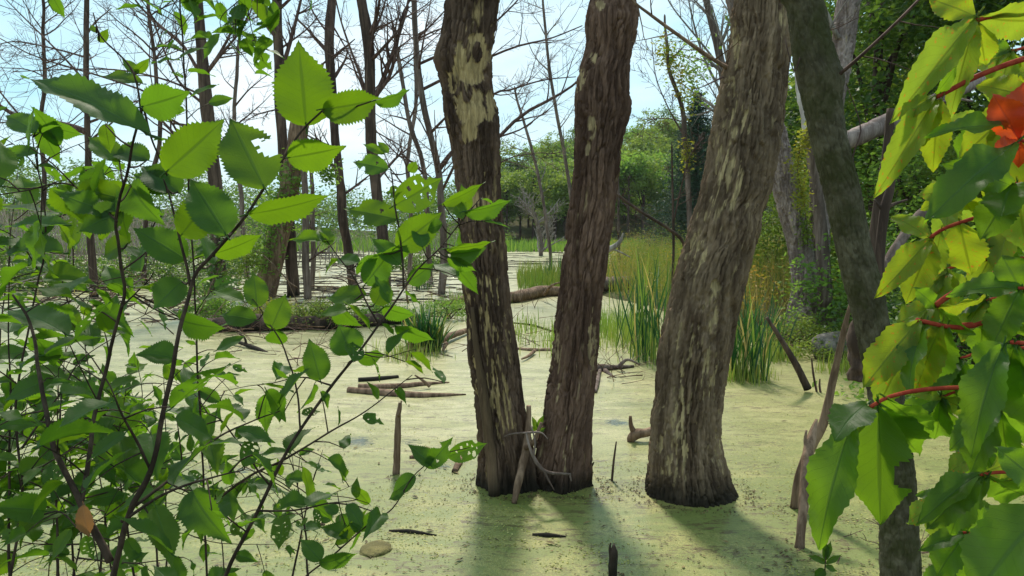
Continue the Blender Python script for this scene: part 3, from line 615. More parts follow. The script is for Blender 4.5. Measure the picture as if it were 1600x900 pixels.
stick('post', 'weathered upright post standing in duckweed before the floating logs', 'post', [(619, 748, 5.45), (621, 700, 5.45), (622, 660, 5.45), (624, 629, 5.45)], [6.5, 5.5, 6, 4.2, 1.5], 'bark_tan', rs=7, rough=.35, extra=[([(623, 650, 5.42), (626, 640, 5.4), (627, 626, 5.4)], 2.5)])
q = gnd(958, 903); stick('stump_post', 'short dark broken stump post rising in the nearest duckweed', 'post', [(958, 915, q[1]), (958, 890, q[1]), (959, 866, q[1]), (959, 851, q[1])], [8, 7, 7.5, 6, 2], 'bark_far', rs=9, rough=.4, extra=[([(955, 868, q[1]), (953, 858, q[1]), (954, 848, q[1])], 3)])
q = gnd(956, 751); stick('twig', 'thin bare twig upright in duckweed between twin trunks and leaning tree', 'twig', [(956, 752, q[1]), (959, 720, q[1]), (963, 690, q[1])], [2, 1.7, 1.2], 'twig')
q = gnd(921, 758); stick('broken_stick', 'dark splintered stick hugging the outer foot of the right twin trunk', 'stick', [(919, 764, q[1]), (920, 735, q[1]), (921, 705, q[1]), (918, 684, q[1])], [4.5, 4, 3.5, 1.5], 'bark_far', extra=[([(921, 735, q[1]), (928, 722, q[1])], 2.5)])
# splintered wood and grey twigs between the twin trunks
YT = TW_Y - 0.30
stick('leaning_stub', 'split brown stub leaning out of the gap between the twin trunks', 'stick', [(803, 787, YT - .08), (812, 745, YT), (822, 700, YT + .1), (826, 660, YT + .16), (826, 634, YT + .16)], [4, 6.5, 7, 5, 4], 'bark_tan', rs=12, rough=.25, extra=[([(822, 700, YT + .08), (834, 690, YT), (846, 660, YT)], 5)])
stick('grey_twig', 'forked pale grey twig lying across the foot of the twin trunks', 'twig', [(822, 676, YT - .1), (828, 700, YT - .14), (840, 725, YT - .16), (856, 738, YT - .18), (892, 741, YT - .15)], [1.2, 2.2, 3, 2.6, 1.8], 'bark_grey', rough=.25,
      extra=[([(850, 735, YT - .18), (858, 752, YT - .2), (866, 766, YT - .22)], 2.0), ([(834, 712, YT - .15), (836, 690, YT - .15), (830, 665, YT - .1)], 2.0), ([(824, 676, YT - .1), (800, 678, YT - .1), (788, 682, YT - .1)], 1.8), ([(824, 676, YT - .1), (845, 676, YT - .1), (856, 686, YT - .12)], 1.8), ([(890, 741, YT - .15), (893, 752, YT - .16)], 2.2)])
mb = MB()
add_tube(mb, smooth_path(np.array([at(*q) for q in [(772, 775, TW_Y - .22), (766, 700, TW_Y - .2), (756, 620, TW_Y - .19), (744, 540, TW_Y - .18), (738, 480, TW_Y - .15)]]), 26), np.interp(np.linspace(0, 1, 26), [0, .5, 1], [.038, .032, .012]), 12, .2, 3, 9.0, patch=0.12)
part('root_rib', mb, M['bark'], twin)
# knobbly stub beside the leaning tree
q = gnd(992, 690)[1]
stick('knobbly_branch', 'knobbly orange-brown branch stub poking up beside the leaning tree', 'branch', [(1026, 672, q + .05), (1008, 676, q), (996, 678, q), (988, 684, q), (985, 692, q)], [7, 7, 9, 8, 5], 'bark_tan', rough=.22, rs=14, extra=[([(992, 678, q), (986, 664, q), (985, 650, q)], 5.5)])
# floating and fallen wood
floating('floating_log', 'long brown log floating in duckweed behind the upright post', [(545, 612), (600, 617), (660, 620), (728, 617)], [6, 7, 6, 1.5], 'bark_tan', rs=3)
floating('floating_log', 'tapered log resting behind the long floating log', [(560, 606), (620, 606), (660, 602), (702, 598)], [5, 5.5, 4.5, 1.2], 'bark_tan', rs=5, extra=[([(672, 604, 8.5), (660, 594, 8.5), (648, 586, 8.5)], 3)])
floating('floating_log', 'short dark log end behind the two brown floating logs', [(560, 596), (590, 594), (622, 590)], [4.5, 4.5, 3], 'bark_far', rs=6)
floating('wood_chunk', 'short orange-brown chunk of wood afloat near the left twin trunk', [(710, 738), (717, 725), (722, 711)], [5, 6, 4.5], 'bark_tan', 'wood', rs=8)
floating('wood_chunk', 'small brown piece of wood afloat beside the upright post', [(640, 716), (652, 715), (664, 713)], [3, 4.5, 2.5], 'bark_tan', 'wood', rs=9)
floating('wood_chunk', 'flat dark sliver of wood afloat beside the mossy stone', [(608, 830), (640, 832), (682, 837)], [2, 4, 1.5], 'bark_far', 'wood', rs=10)
floating('wood_chunk', 'flat dark sliver of wood afloat in the lit strip before the twin trunks', [(832, 836), (856, 838), (884, 839)], [2.5, 5, 1.5], 'bark_far', 'wood', rs=11)
floating('wood_chunk', 'tiny pointed wood chip floating among shrub tips', [(484, 822), (496, 821), (508, 820)], [4, 3.5, 1.5], 'bark_tan', 'wood', rs=12)
floating('fallen_log', 'brown log lying across the reeds behind the twin trunks', [(690, 478), (740, 470), (800, 473), (845, 464), (885, 462)], [3, 6, 9, 10, 7], 'bark_tan', rs=15, lift=.9, extra=[([(760, 472, 19), (745, 460, 19), (728, 455, 19)], 3), ([(850, 460, 19.5), (862, 446, 19), (880, 440, 19)], 2.5)])
floating('fallen_log', 'greyish log end lying in the grass behind the right twin trunk', [(905, 462), (945, 459), (985, 455)], [8, 11, 10], 'bark_grey', rs=16, lift=1.4)
floating('driftwood', 'forked bleached driftwood at the foot of the marsh grass', [(915, 582), (940, 579), (962, 577), (990, 574)], [5, 6, 4, 2], 'bark_grey', rs=18, lift=.8, extra=[([(945, 580, 9.6), (960, 592, 9.2), (986, 604, 8.8)], 5), ([(965, 575, 9.6), (980, 562, 9.6), (1000, 570, 9.6)], 3.5)])
floating('driftwood', 'white peeled branch standing against the right twin trunk foot', [(930, 614), (933, 598), (938, 578)], [3, 4, 2.5], 'bark_grey', rs=19, lift=.8)
floating('driftwood', 'reddish branch lying between the twin trunks behind them', [(802, 545), (830, 548), (862, 548)], [2, 3.5, 3], 'bark_tan', rs=20, extra=[([(835, 548, 11), (826, 556, 10.6), (815, 561, 10.3)], 3)])
floating('driftwood', 'thin dark branch crossing behind the lower twin trunks', [(800, 505), (830, 509), (866, 519)], [1.5, 2.5, 1.5], 'bark_far', rs=21)
floating('driftwood', 'curved red-brown branch reaching out of the sword-leaf clump', [(640, 558), (680, 545), (700, 535), (735, 520)], [2, 4, 6, 4], 'bark_tan', rs=22, lift=1.6, extra=[([(697, 537, 11.4), (692, 548, 11)], 4)])
stick('fallen_branch', 'diagonal bare branch crossing above the reeds beside the right twin trunk', 'branch', [(945, 290, 9.5), (1000, 330, 9.8), (1045, 358, 10), (1070, 385, 10.2), (1090, 470, 10.4)], [1.5, 2.2, 2.6, 2.8, 3], 'bark_far')
stick('fallen_branch', 'pale broken bough jutting from behind the right twin trunk', 'branch', [(935, 395, 9), (955, 388, 9), (968, 378, 9), (974, 364, 9)], [6, 4.5, 3, 1.2], 'twig_grey', extra=[([(950, 388, 9), (965, 392, 9), (985, 402, 9)], 2)])
b = []; E = smooth_path(np.array([at(1150, 112, C0[1]), at(1118, 95, C0[1] - .05), at(1060, 55, C0[1] - .1), at(1015, 22, C0[1] - .1), at(988, 0, C0[1] - .1), at(960, -40, C0[1])]), 20)
b.append((E, np.linspace(.017, .006, 20)))
for i in (4, 8, 11, 14): grow(b, E[i], [R.uniform(-.6, .2), -.2, R.uniform(-.6, .7)], .35, .006, 1, 2, .0, .2, .06, 3, .75, .0022)
part('branch', limb_mesh(b), M['bark_tan'], lean)
for (px, py, dx, dz, L) in [(1222, 70, .7, .1, .5), (1130, 120, -.6, -.4, .25)]:
    b = []; grow(b, at(px, py, C0[1] - .1), [dx, -.3, dz], L, .008, 1, 2, .05, .2, .08, 3, .8, .0025); part('branch', limb_mesh(b), M['twig'], lean)
b = []; E = smooth_path(np.array([at(1302, 122, S0 - .05), at(1330, 100, S0 - .1), at(1380, 55, S0 - .15), at(1440, -5, S0 - .2), at(1500, -70, S0 - .2)]), 16); b.append((E, np.linspace(.010, .004, 16)))
for i in (5, 9): grow(b, E[i], [.5, -.3, -.2], .25, .003, 1, 1, 0, .2, .06, 3, .8, .0015)
part('branch', limb_mesh(b), M['twig'], slim)
for q in ([(1250, 90), (1240, 110), (1226, 60)], [(1340, 330), (1332, 250), (1345, 200), (1322, 130)]):
    b = [(smooth_path(np.array([at(x, y, S0 - .04) for x, y in q]), 12), np.linspace(.004, .002, 12))]; part('branch', limb_mesh(b), M['twig'], slim)
stick('dark_stump', 'dark hollow rotten stump hugging the mossy trunk above the rock', 'stump', [(1352, 592, 7.2), (1350, 560, 7.2), (1344, 520, 7.2), (1352, 490, 7.2)], [24, 22, 18, 10], 'bark_far', seg=16, rough=.35, rs=31)

# ------------------------------------------------------------------ foliage
def leaf_cloud(centers, n_per, spread, size, flat=0.6, aspect=0.55, droop=0.0, rg=NR):
    """small folded leaf faces around clump centres -> verts, faces, tint"""
    C = np.repeat(np.asarray(centers, float), n_per, axis=0); n = len(C)
    sp = np.repeat(np.broadcast_to(np.asarray(spread, float), (len(centers),)), n_per)
    off = rg.normal(0, 1, (n, 3)) * sp[:, None] * np.array([1, 1, flat])
    P = C + off
    d = rg.normal(0, 1, (n, 3)); d[:, 2] = d[:, 2] * 0.5 - droop; d /= np.linalg.norm(d, axis=1)[:, None]
    u = rg.normal(0, 1, (n, 3)); u[:, 2] += 1.2
    s = np.cross(d, u); s /= np.linalg.norm(s, axis=1)[:, None] + 1e-9
    nn = np.cross(s, d)
    L = size * rg.uniform(0.6, 1.3, n)[:, None]; w = L * aspect
    a = P - d * L * .5; b = P + d * L * .5; f = nn * w * 0.18
    l = P + s * w * .5 + f - d * L * .08; r = P - s * w * .5 + f - d * L * .08
    V = np.stack([a, r, b, l], 1).reshape(-1, 3)
    F = np.arange(n * 4).reshape(-1, 4)
    F3 = np.concatenate([F[:, [0, 1, 2]], F[:, [0, 2, 3]]])
    ct = np.repeat(rg.uniform(0, 1, len(centers)), n_per)
    tint = np.clip(0.55 * ct + 0.45 * rg.uniform(0, 1, n), 0, 1)
    return V, F3, np.repeat(tint, 4)
def crown_centers(n, rx, ry, rz, z0, lumps=9, rg=NR):
    """clump centres on the surfaces of several overlapping lobes: uneven outline with gaps"""
    out = []
    lob = []
    for i in range(lumps):
        a = rg.uniform(0, 2 * np.pi); e = rg.uniform(-.6, 1.0)
        c = np.array([rx * .55 * math.cos(a) * math.sqrt(1 - min(1, e * e) * .7), ry * .55 * math.sin(a) * math.sqrt(1 - min(1, e * e) * .7), z0 + rz * .62 * e])
        lob.append((c, rg.uniform(.32, .55)))
    for k in range(n):
        c, s = lob[k % lumps]
        d = rg.normal(0, 1, 3); d[2] = abs(d[2]) * .9 - .25; d /= np.linalg.norm(d)
        out.append(c + d * np.array([rx, ry, rz]) * s * rg.uniform(.55, 1.05))
    return np.array(out)
def tree_meshes(kind, h, rx, rz, clumps, n_per, leaf, mat, seed, spread=None, z0=None):
    rg = np.random.default_rng(seed)
    z0 = z0 or h - rz * 0.95
    cc = crown_centers(clumps, rx, rx, rz, z0, lumps=int(7 + seed % 5), rg=rg)
    V, F, t = leaf_cloud(cc, n_per, spread or rx * .12, leaf, rg=rg)
    mb = MB(); mb.add(V, F, tint=t); crown = mb.mesh('crown', mat, smooth=False)
    R.seed(seed); br = []
    tr = np.array([[0, 0, -.4], [.1, .05, h * .3], [0, .1, h * .6], [.1, 0, h * .85]]); P = smooth_path(tr, 14)
    mb = MB(); add_tube(mb, P, np.linspace(h * .022, h * .006, 14), 9, .12, seed, 3, patch=0.0)
    for i in range(5, 13):
        c = cc[R.randrange(len(cc))]; Q = smooth_path(np.array([P[i], (P[i] + c) / 2 + [0, 0, .1 * h * .3], c]), 6)
        add_tube(mb, Q, np.linspace(h * .008, h * .002, 6), 5, patch=0.0)
    return crown, mb.mesh('trunk', M['bark_far'])
def put_tree(name, label, ms, loc, rz, s, group, szz=1.0):
    t = thing(name, label, 'tree', loc, group); t.rotation_euler = (0, 0, rz); t.scale = (s, s, s * szz)
    for nm, me in (('crown', ms[0]), ('trunk', ms[1])): link(bpy.data.objects.new(nm, me), t)
    return t
def spruce_mesh(h, r, mat, seed):
    rg = np.random.default_rng(seed); cs = []; sp = []
    for z in np.linspace(h * .12, h, 34):
        rr = r * (1 - (z - h * .1) / (h * .92)) ** .85 + .05; m = int(5 + rr * 7); a0 = rg.uniform(0, 6)
        for k in range(m):
            a = a0 + k * 2 * np.pi / m + rg.uniform(-.2, .2); L = rr * rg.uniform(.7, 1.12)
            for q in np.linspace(.25, 1, 5): cs.append([math.cos(a) * L * q, math.sin(a) * L * q, z - .22 * L * q + .06 * L * q * q]); sp.append(.10 + .05 * rr)
    V, F, t = leaf_cloud(np.array(cs), 9, np.array(sp) * 1.1, .26, flat=.45, aspect=.22, droop=.3, rg=rg)
    mb = MB(); mb.add(V, F, tint=t)
    m2 = MB(); add_tube(m2, np.array([[0, 0, -.3], [0, 0, h * .5], [0, 0, h]]), [h * .02, h * .012, .01], 8, patch=0.0)
    return mb.mesh('crown', mat, smooth=False), m2.mesh('trunk', M['bark_far'])

HT = [tree_meshes('round', 10.0, 4.8, 4.8, 230, 20, .42, M[m], 40 + i, spread=.42) for i, m in enumerate(['foliage', 'foliage', 'foliage_light', 'foliage_dark', 'foliage'])]
R.seed(5)
GHILL = 'broadleaf trees covering the hill'
TONE = ['mid green', 'mid green', 'pale yellow-green', 'dark green', 'mid green']
spots = []
for row, (y0, n) in enumerate([(108, 13), (121, 14), (136, 14), (153, 14), (172, 14), (192, 14)]):
    for i in range(n):
        px = 770 + 470 * (i + R.uniform(.1, .9)) / n; y = y0 + R.uniform(-5, 5); spots.append(((px - 800) / FPX * y, y, px, row))
for i, (x, y, px, row) in enumerate(spots):
    v = R.choice([0, 1, 2, 3, 4, 2, 3])
    where = 'between the twin trunks' if px < 925 else 'beside the leaning tree' if px < 1080 else 'behind the leaning tree'
    lab = '%s rounded tree %s, %s' % (TONE[v], ('at the hill foot', 'low on the hill', 'halfway up the hill', 'high on the hill', 'near the hill crest', 'on the hill crest')[row], where)
    put_tree('hill_tree', lab, HT[v], (x, y, hz(x, y) - .3), R.uniform(0, 6.3), R.uniform(.85, 1.25), lab, R.uniform(.9, 1.2))
# the low wood along the far shore to the west: one mass seen through the dead trees
cc = []
for i in range(1500):
    y = R.uniform(112, 175); px = R.uniform(-350, 790); x = (px - 800) / FPX * y
    hh = 5.5 + 3.5 * vn(np.array([[x * .12, y * .12, 0.]]), 4)[0] + 3.0 * R.random() * (px < 330)
    if y - 112 + .35 * abs(x) < 0: continue
    z = hz(x, y); cc.append([x, y, z + hh * R.uniform(.1, 1.0)])
V, F, t = leaf_cloud(np.array(cc), 34, 1.25, .62); mb = MB(); mb.add(V, F, tint=t)
tag(part('far_woodland', mb, M['foliage_dark'], None, False), 'low green wood along the far shore behind the dead trees', 'woodland', kind='stuff')
# grey dead thicket along the water in the west
mb = MB()
for i in range(900):
    y = R.uniform(40, 75); px = R.uniform(-200, 330) if i % 4 else R.uniform(330, 760); x = (px - 800) / FPX * y
    h = R.uniform(1.2, 4.2) * (1 if px < 330 else .55); a = np.array([x, y, -.1]); l = np.array([R.gauss(0, .25), R.gauss(0, .25), 0]) * h
    add_tube(mb, smooth_path(np.array([a, a + l * .3 + [0, 0, h * .5], a + l + [0, 0, h]]), 4), [.035, .025, .018, .008], 3, patch=0.0)
tag(part('dead_thicket', mb, M['twig_grey'], None), 'thicket of thin grey dead stems along the far water', 'thicket', kind='stuff')
cc = []
for i in range(650):      # bushes under the thicket
    y = R.uniform(60, 95); px = R.uniform(-300, 790); x = (px - 800) / FPX * y
    cc.append([x, y + (20 if px > 330 else 0), R.uniform(.2, 2.3 if px < 330 else 1.8)])
V, F, t = leaf_cloud(np.array(cc), 30, .6, .28); mb = MB(); mb.add(V, F, tint=t)
tag(part('shore_shrubbery', mb, M['foliage_dark'], None, False), 'green shrubbery along the far western shore', 'shrubbery', kind='stuff')

SP = [spruce_mesh(9.5, 3.1, M['needles'], 3), spruce_mesh(13, 2.6, M['needles'], 4)]
for (px, Y, s, k, lab) in [(1086, 42, 1.0, 0, 'dark blue-green spruce standing beside the leaning trunk above the grass'), (1062, 150, 1.0, 1, 'small distant spruce on the skyline between hill trees'), (797, 150, .7, 1, 'distant spruce tip at the low end of the hill'), (1130, 60, 1.05, 0, 'dark spruce mostly hidden behind the leaning trunk')]:
    x = (px - 800) / FPX * Y; put_tree('spruce', lab, SP[k], (x, Y, hz(x, Y) - .2), px, s, 'spruces')

# dense wood on the right bank
BT = [tree_meshes('bank', 9.5, 3.6, 4.6, 340, 34, .17, M['foliage_dark'], 60, spread=.42), tree_meshes('bank', 9.0, 3.4, 4.4, 320, 34, .17, M['foliage_dark'], 61, spread=.40), tree_meshes('bank', 7.0, 3.0, 3.6, 260, 34, .16, M['foliage_light'], 62, spread=.38)]
for (x, y, k, s, lab) in [(8.6, 17.5, 0, 1.0, 'dense dark green tree directly behind the mossy trunk'), (11.2, 15.5, 1, 1.05, 'dense dark tree behind the topmost creeper leaves'), (12.2, 21, 0, 1.1, 'dark tree deep in the bank wood'), (11.2, 25, 2, 1.15, 'mid green tree seen between leaning trunk and mossy trunk'), (13.8, 13.5, 1, 1.0, 'dark tree at the wood edge behind red creeper leaves'), (16, 18, 0, 1.2, 'dark tree filling the wood at the picture edge'), (14.0, 31, 2, 1.3, 'mid green tree rising behind the grey two-stem tree'), (16, 27, 1, 1.3, 'dark tree farthest back in the bank wood')]:
    put_tree('bank_tree', lab, BT[k], (x, y, hz(x, y) - .2), R.uniform(0, 6), s, 'trees of the bank wood')
LOW = [tree_meshes('low', 5.5, 2.6, 2.9, 230, 34, .13, M['foliage'], 70, spread=.34, z0=2.4), tree_meshes('low', 5.0, 2.5, 2.7, 230, 34, .13, M['foliage_light'], 71, spread=.34, z0=2.2)]
for (x, y, k, s, lab) in [(7.6, 14.8, 0, .8, 'low dark thicket tree behind the fallen log and mossy trunk'), (9.3, 13.2, 1, .85, 'low leafy tree just above the slanting grey log'), (10.6, 17.5, 0, 1.1, 'low dark tree behind the slanting grey log'), (9.5, 19.8, 1, 1.1, 'low green tree in the wood behind the grey tree'), (9.0, 22, 1, 1.0, 'low green tree beyond the yellow vine'), (12.5, 16.8, 0, 1.2, 'low dark tree behind the red creeper leaves'), (9.6, 11.4, 0, .75, 'low dark thicket tree beneath the red creeper leaves'), (14.5, 22, 1, 1.3, 'low tree at the wood edge farthest to the side')]:
    put_tree('thicket_tree', lab, LOW[k], (x, y, hz(x, y) - .2), R.uniform(0, 6), s, 'trees of the bank wood')
def bush(name, label, mat, c, r, n, n_per, leaf, cat='shrub', spread=.14, group=None, stems=7, flat=.6):
    rg = np.random.default_rng(int(abs(c[0] * 100) + c[1] * 10))
    root = thing(name, label, cat, (c[0], c[1], hz(c[0], c[1]) if len(c) == 2 else c[2]), group)
    z0 = root.location[2]
    d = rg.normal(0, 1, (n, 3)); d[:, 2] = np.abs(d[:, 2]); d /= np.linalg.norm(d, axis=1)[:, None]
    rad = .55 + .5 * rg.random(n); lump = .7 + .5 * vn(d * 2.2 + c[0], 3)
    cc = np.array([c[0], c[1], z0]) + d * (rad * lump)[:, None] * np.asarray(r)
    V, F, t = leaf_cloud(cc, n_per, spread, leaf, flat=flat, rg=rg); mb = MB(); mb.add(V, F, tint=t)
    part('foliage', mb, M[mat], root, False)
    mb = MB()
    for k in range(stems):
        e = cc[k * 3 % n]; b = np.array([c[0] + rg.uniform(-.2, .2) * r[0], c[1] + rg.uniform(-.2, .2) * r[1], z0 - .1])
        add_tube(mb, smooth_path(np.array([b, (b + e) / 2 + [0, 0, .1], e]), 6), np.linspace(.018, .005, 6), 5, patch=0.0)
    part('stems', mb, M['twig'], root)
    return root
GB = 'shrubs of the bank undergrowth'
for (px, Y, r, n, m, lab) in [(1400, 12.5, (1.8, 1.2, 2.0), 190, 'foliage', 'leafy shrub behind the fallen grey log'), (1490, 10.5, (1.6, 1.2, 1.5), 170, 'foliage_dark', 'dark shrub beneath the slanting grey log'), (1570, 9.5, (1.6, 1.2, 2.0), 170, 'foliage', 'shrub at picture edge behind creeper leaves'), (1330, 15, (1.3, 1, 2.4), 190, 'foliage_light', 'light green shrub between the grey tree and mossy trunk'), (1215, 20, (1.3, 1.0, 3.0), 200, 'foliage_light', 'bright green shrub between leaning trunk and grey tree'), (1420, 8.0, (1.0, .8, .75), 120, 'foliage', 'low bush between mossy trunk and creeper'), (1540, 7.5, (1.2, .9, .8), 120, 'foliage', 'low bush under the lower creeper leaves'), (1190, 26, (1.8, 1.2, 2.6), 170, 'foliage', 'green shrub at the back of the marsh grass')]:
    bush('bank_shrub', lab, m, ((px - 800) / FPX * Y, Y), r, n, 26, .10, group=GB, spread=.17)
# low leafy weeds at the foot of the grey tree
for (px, Y, r, n, lab) in [(1255, 11.8, (.8, .5, .42), 110, 'low leafy weeds at the foot of the grey tree'), (1305, 10.6, (.7, .5, .36), 90, 'low leafy weeds above the rock beside the mossy trunk'), (1225, 10.4, (.55, .4, .32), 80, 'low leafy weeds behind the short leaning stick')]:
    bush('weed_patch', lab, 'foliage_light', ((px - 800) / FPX * Y, Y), r, n, 22, .05, cat='weeds', spread=.07)

# spruce-side sapling with loose green and yellow leaves
def vine_leaves(name, label, mat, pts, n_per, spread, leaf, cat='vine', group=None, stem=True, fl=1.2):
    P = np.array([at(*p) for p in pts]); S = smooth_path(P, max(8, len(P) * 5)); root = thing(name, label, cat, (*S[np.argmin(S[:, 2])][:2], max(0, S[:, 2].min())), group)
    V, F, t = leaf_cloud(S, n_per, spread, leaf, flat=fl); mb = MB(); mb.add(V, F, tint=t); part('foliage', mb, M[mat], root, False)
    if stem:
        mb = MB(); add_tube(mb, S, np.linspace(.012, .004, len(S)), 5, patch=0.0); part('stem', mb, M['twig'], root)
    return root
vine_leaves('climbing_vine', 'green and yellow vine leaves round the top of the curved bare tree', 'foliage_yellow', [(1036, 70, 18.9), (1042, 90, 18.9), (1060, 105, 18.9), (1068, 140, 18.9), (1078, 165, 18.9)], 22, .16, .10)
vine_leaves('climbing_vine', 'green vine leaves spreading below the first vine on the curved bare tree', 'foliage', [(1045, 85, 19), (1072, 90, 19), (1090, 105, 19), (1082, 130, 19), (1085, 160, 19)], 20, .20, .10)
vine_leaves('climbing_vine', 'yellow vine hanging down the white broken snag', 'foliage_yellow', [(1268, 200, 12.2), (1262, 215, 12.2), (1250, 235, 12.2), (1246, 265, 12.2), (1252, 300, 12.2), (1250, 325, 12.2)], 30, .07, .065)
vine_leaves('climbing_vine', 'small yellow vine tuft low on the curved bare tree', 'foliage_yellow', [(1072, 225, 18.8), (1076, 240, 18.8), (1074, 260, 18.8)], 14, .09, .09)
vine_leaves('climbing_vine', 'green vine between the two stems of the grey tree', 'foliage_light', [(1258, 255, 13.2), (1256, 300, 13.2), (1260, 350, 13.2), (1262, 380, 13.2)], 26, .08, .07)
# ivy on the flooded trees
vine_leaves('ivy', 'dark ivy cloaking the leaning broken snag', 'foliage', [(410, 415, 20.6), (415, 370, 20.6), (425, 335, 20.7), (440, 305, 20.8), (455, 270, 20.8), (452, 340, 20.7)], 46, .24, .13)
vine_leaves('ivy', 'bright green ivy at the base of the leaning broken snag', 'foliage_light', [(388, 440, 20), (385, 410, 20), (395, 385, 20)], 46, .22, .12)
vine_leaves('ivy', 'ivy round the foot of the dead tree behind the shrub', 'foliage_dark', [(330, 495, 17), (338, 460, 17), (345, 420, 17), (340, 390, 17)], 46, .24, .11)
vine_leaves('ivy', 'small ivy tuft high in the gap beside the knobbly dead tree', 'foliage', [(500, 255, 22), (510, 270, 22), (520, 275, 22)], 30, .14, .12)

# ------------------------------------------------------------------ swampy hummock with fallen log on the left
hum = thing('mossy_log', 'long dark mossy fallen log overgrown with weeds on a hummock', 'log', (gnd(470, 525)[0], gnd(470, 525)[1], 0))
P = smooth_path(np.array([gnd(300, 522) + [0, .3, .10], gnd(400, 520) + [0, .3, .14], gnd(520, 516) + [0, .3, .10], gnd(660, 505) + [0, .3, .08]]), 40)
mb = MB(); add_tube(mb, P, np.interp(np.linspace(0, 1, 40), [0, .3, .55, .8, 1], [.10, .18, .13, .15, .07]), 18, .5, 4, 3.0, patch=0.0); part('shaft', mb, M['bark_far'], hum)
for (px, py, r, n, m, lab) in [(500, 512, (.9, .4, .42), 150, 'foliage_light', 'bright low weeds growing on the mossy log'), (345, 512, (.7, .4, .55), 120, 'foliage', 'leafy weeds by the dead tree foot on the hummock'), (600, 505, (.7, .4, .30), 90, 'foliage', 'low weeds beside the sword-leaf clump'), (430, 505, (.6, .3, .35), 80, 'foliage_yellow', 'yellowing weeds behind the mossy log'), (700, 500, (.5, .4, .30), 50, 'foliage', 'sparse weeds behind the left twin trunk'), (310, 470, (.8, .4, .5), 90, 'foliage', 'leafy weeds behind the hummock')]:
    c = gnd(px, py); bush('weed_patch', lab, m, (c[0], c[1], 0.12), r, n, 22, .055, cat='weeds', spread=.08)
bp = thing('brush_pile', 'tangle of dry brown twigs on the hummock beside the dead tree', 'brush', (*gnd(370, 525)[:2], 0))
for k in range(70):
    br = []; a = gnd(R.uniform(270, 560), R.uniform(500, 532)); a[2] = R.uniform(.0, .25)
    grow(br, a, [R.uniform(-1, 1), R.uniform(-.5, .1), R.uniform(-.05, .55)], R.uniform(.5, 1.5), R.uniform(.006, .014), 1, 2, -.04, .15, .15, 3, .7, .004)
    part('branch', limb_mesh(br), M['twig' if k % 2 else 'bark_tan'], bp)
stick('fallen_branch', 'dark bare branch drooping from the brush pile into the duckweed', 'branch', [(360, 530, 12), (400, 545, 11.4), (440, 565, 10.9), (478, 590, 10.2)], [2.5, 4, 4, 2], 'bark_far', extra=[([(385, 540, 11.6), (382, 528, 11.6), (372, 520, 11.6)], 2.5)])

# ------------------------------------------------------------------ reeds, grass, sword leaves
def blade_mesh(h, w, bend, n=5, seed=0, mat='iris'):
    t = np.linspace(0, 1, n + 1); x = bend * t ** 2.2; z = h * t * (1 - .12 * abs(bend) * t)
    ww = w * np.minimum(1, 2.2 * (1 - t) ** .8) * .5; ww[-1] = w * .04
    c = np.stack([x, t * 0, z], -1)
    V = np.concatenate([c + np.stack([t * 0, -ww, t * 0], -1), c + np.stack([ww * .25, t * 0, t * 0], -1), c + np.stack([t * 0, ww, t * 0], -1)])
    m = n + 1; i = np.arange(n); F = np.concatenate([np.stack([i, i + m, i + m + 1, i + 1], -1), np.stack([i + m, i + 2 * m, i + 2 * m + 1, i + m + 1], -1)])
    mb = MB(); mb.add(V, F, tint=.9 if mat == 'grass' else (seed * .37) % 1.0); return mb.mesh('blade', M[mat])
BL = [blade_mesh(1.0, .022, b, 6, i, m) for i, (b, m) in enumerate([(.05, 'iris'), (.12, 'iris'), (.22, 'iris'), (.34, 'iris'), (.10, 'grass_green'), (.28, 'grass'), (.6, 'iris'), (.16, 'iris')])]
def blade_clump(name, label, c, n, rx, ry, h, cat='reeds', lean=.12, wscale=1.0, group=None, nobend=False):
    root = thing(name, label, cat, c, group)
    for i in range(n):
        o = link(bpy.data.objects.new('blade', BL[R.randrange(5 if nobend else 8)]), root)
        a = R.uniform(0, 2 * np.pi); q = math.sqrt(R.random()); x, y = rx * q * math.cos(a), ry * q * math.sin(a)
        o.location = (x, y, -.08); s = h * R.uniform(.6, 1.08) * (1.1 - .3 * q)
        o.scale = (s, s * wscale / max(.3, h) * .9 / (s / h), s)
        o.rotation_euler = (R.gauss(0, lean * .6) - y / max(ry, .01) * lean, R.gauss(0, lean * .6) + x / max(rx, .01) * lean, R.uniform(0, 6.3))
    return root
c = gnd(664, 548); blade_clump('sword_leaf_clump', 'dense green clump of sword-shaped leaves beside the left twin trunk', (c[0], c[1], 0), 170, .24, .16, .88, 'plant', .20, 1.7)
c = gnd(1022, 562); blade_clump('reed_clump', 'tall green reeds leaning beside the trunk of the leaning tree', (c[0], c[1], 0), 70, .36, .5, 1.75, 'reeds', .16, 1.1)
c = gnd(1000, 545); blade_clump('reed_clump', 'loose taller reeds fanning out behind the leaning reed stand', (c[0], c[1], 0), 30, .7, .5, 1.7, 'reeds', .26, .85)
c = gnd(1166, 590); blade_clump('reed_clump', 'upright green reeds between the leaning tree and short stick', (c[0], c[1], 0), 95, .24, .34, 1.35, 'reeds', .09, 1.05)
c = gnd(1185, 560); blade_clump('reed_clump', 'thin reeds behind the upright stand near the leaning stick', (c[0], c[1], 0), 40, .4, .3, 1.35, 'reeds', .12, .8)
c = gnd(660, 452); blade_clump('reed_clump', 'distant short reeds near the fallen log between dead trees', (c[0], c[1], 0), 30, .4, .3, .9, 'reeds', .15, 1.2)
c = gnd(868, 440); blade_clump('reed_clump', 'green reed patch by the log behind the right twin trunk', (c[0], c[1], .0), 46, .7, .5, 1.2, 'reeds', .1, 1.6)

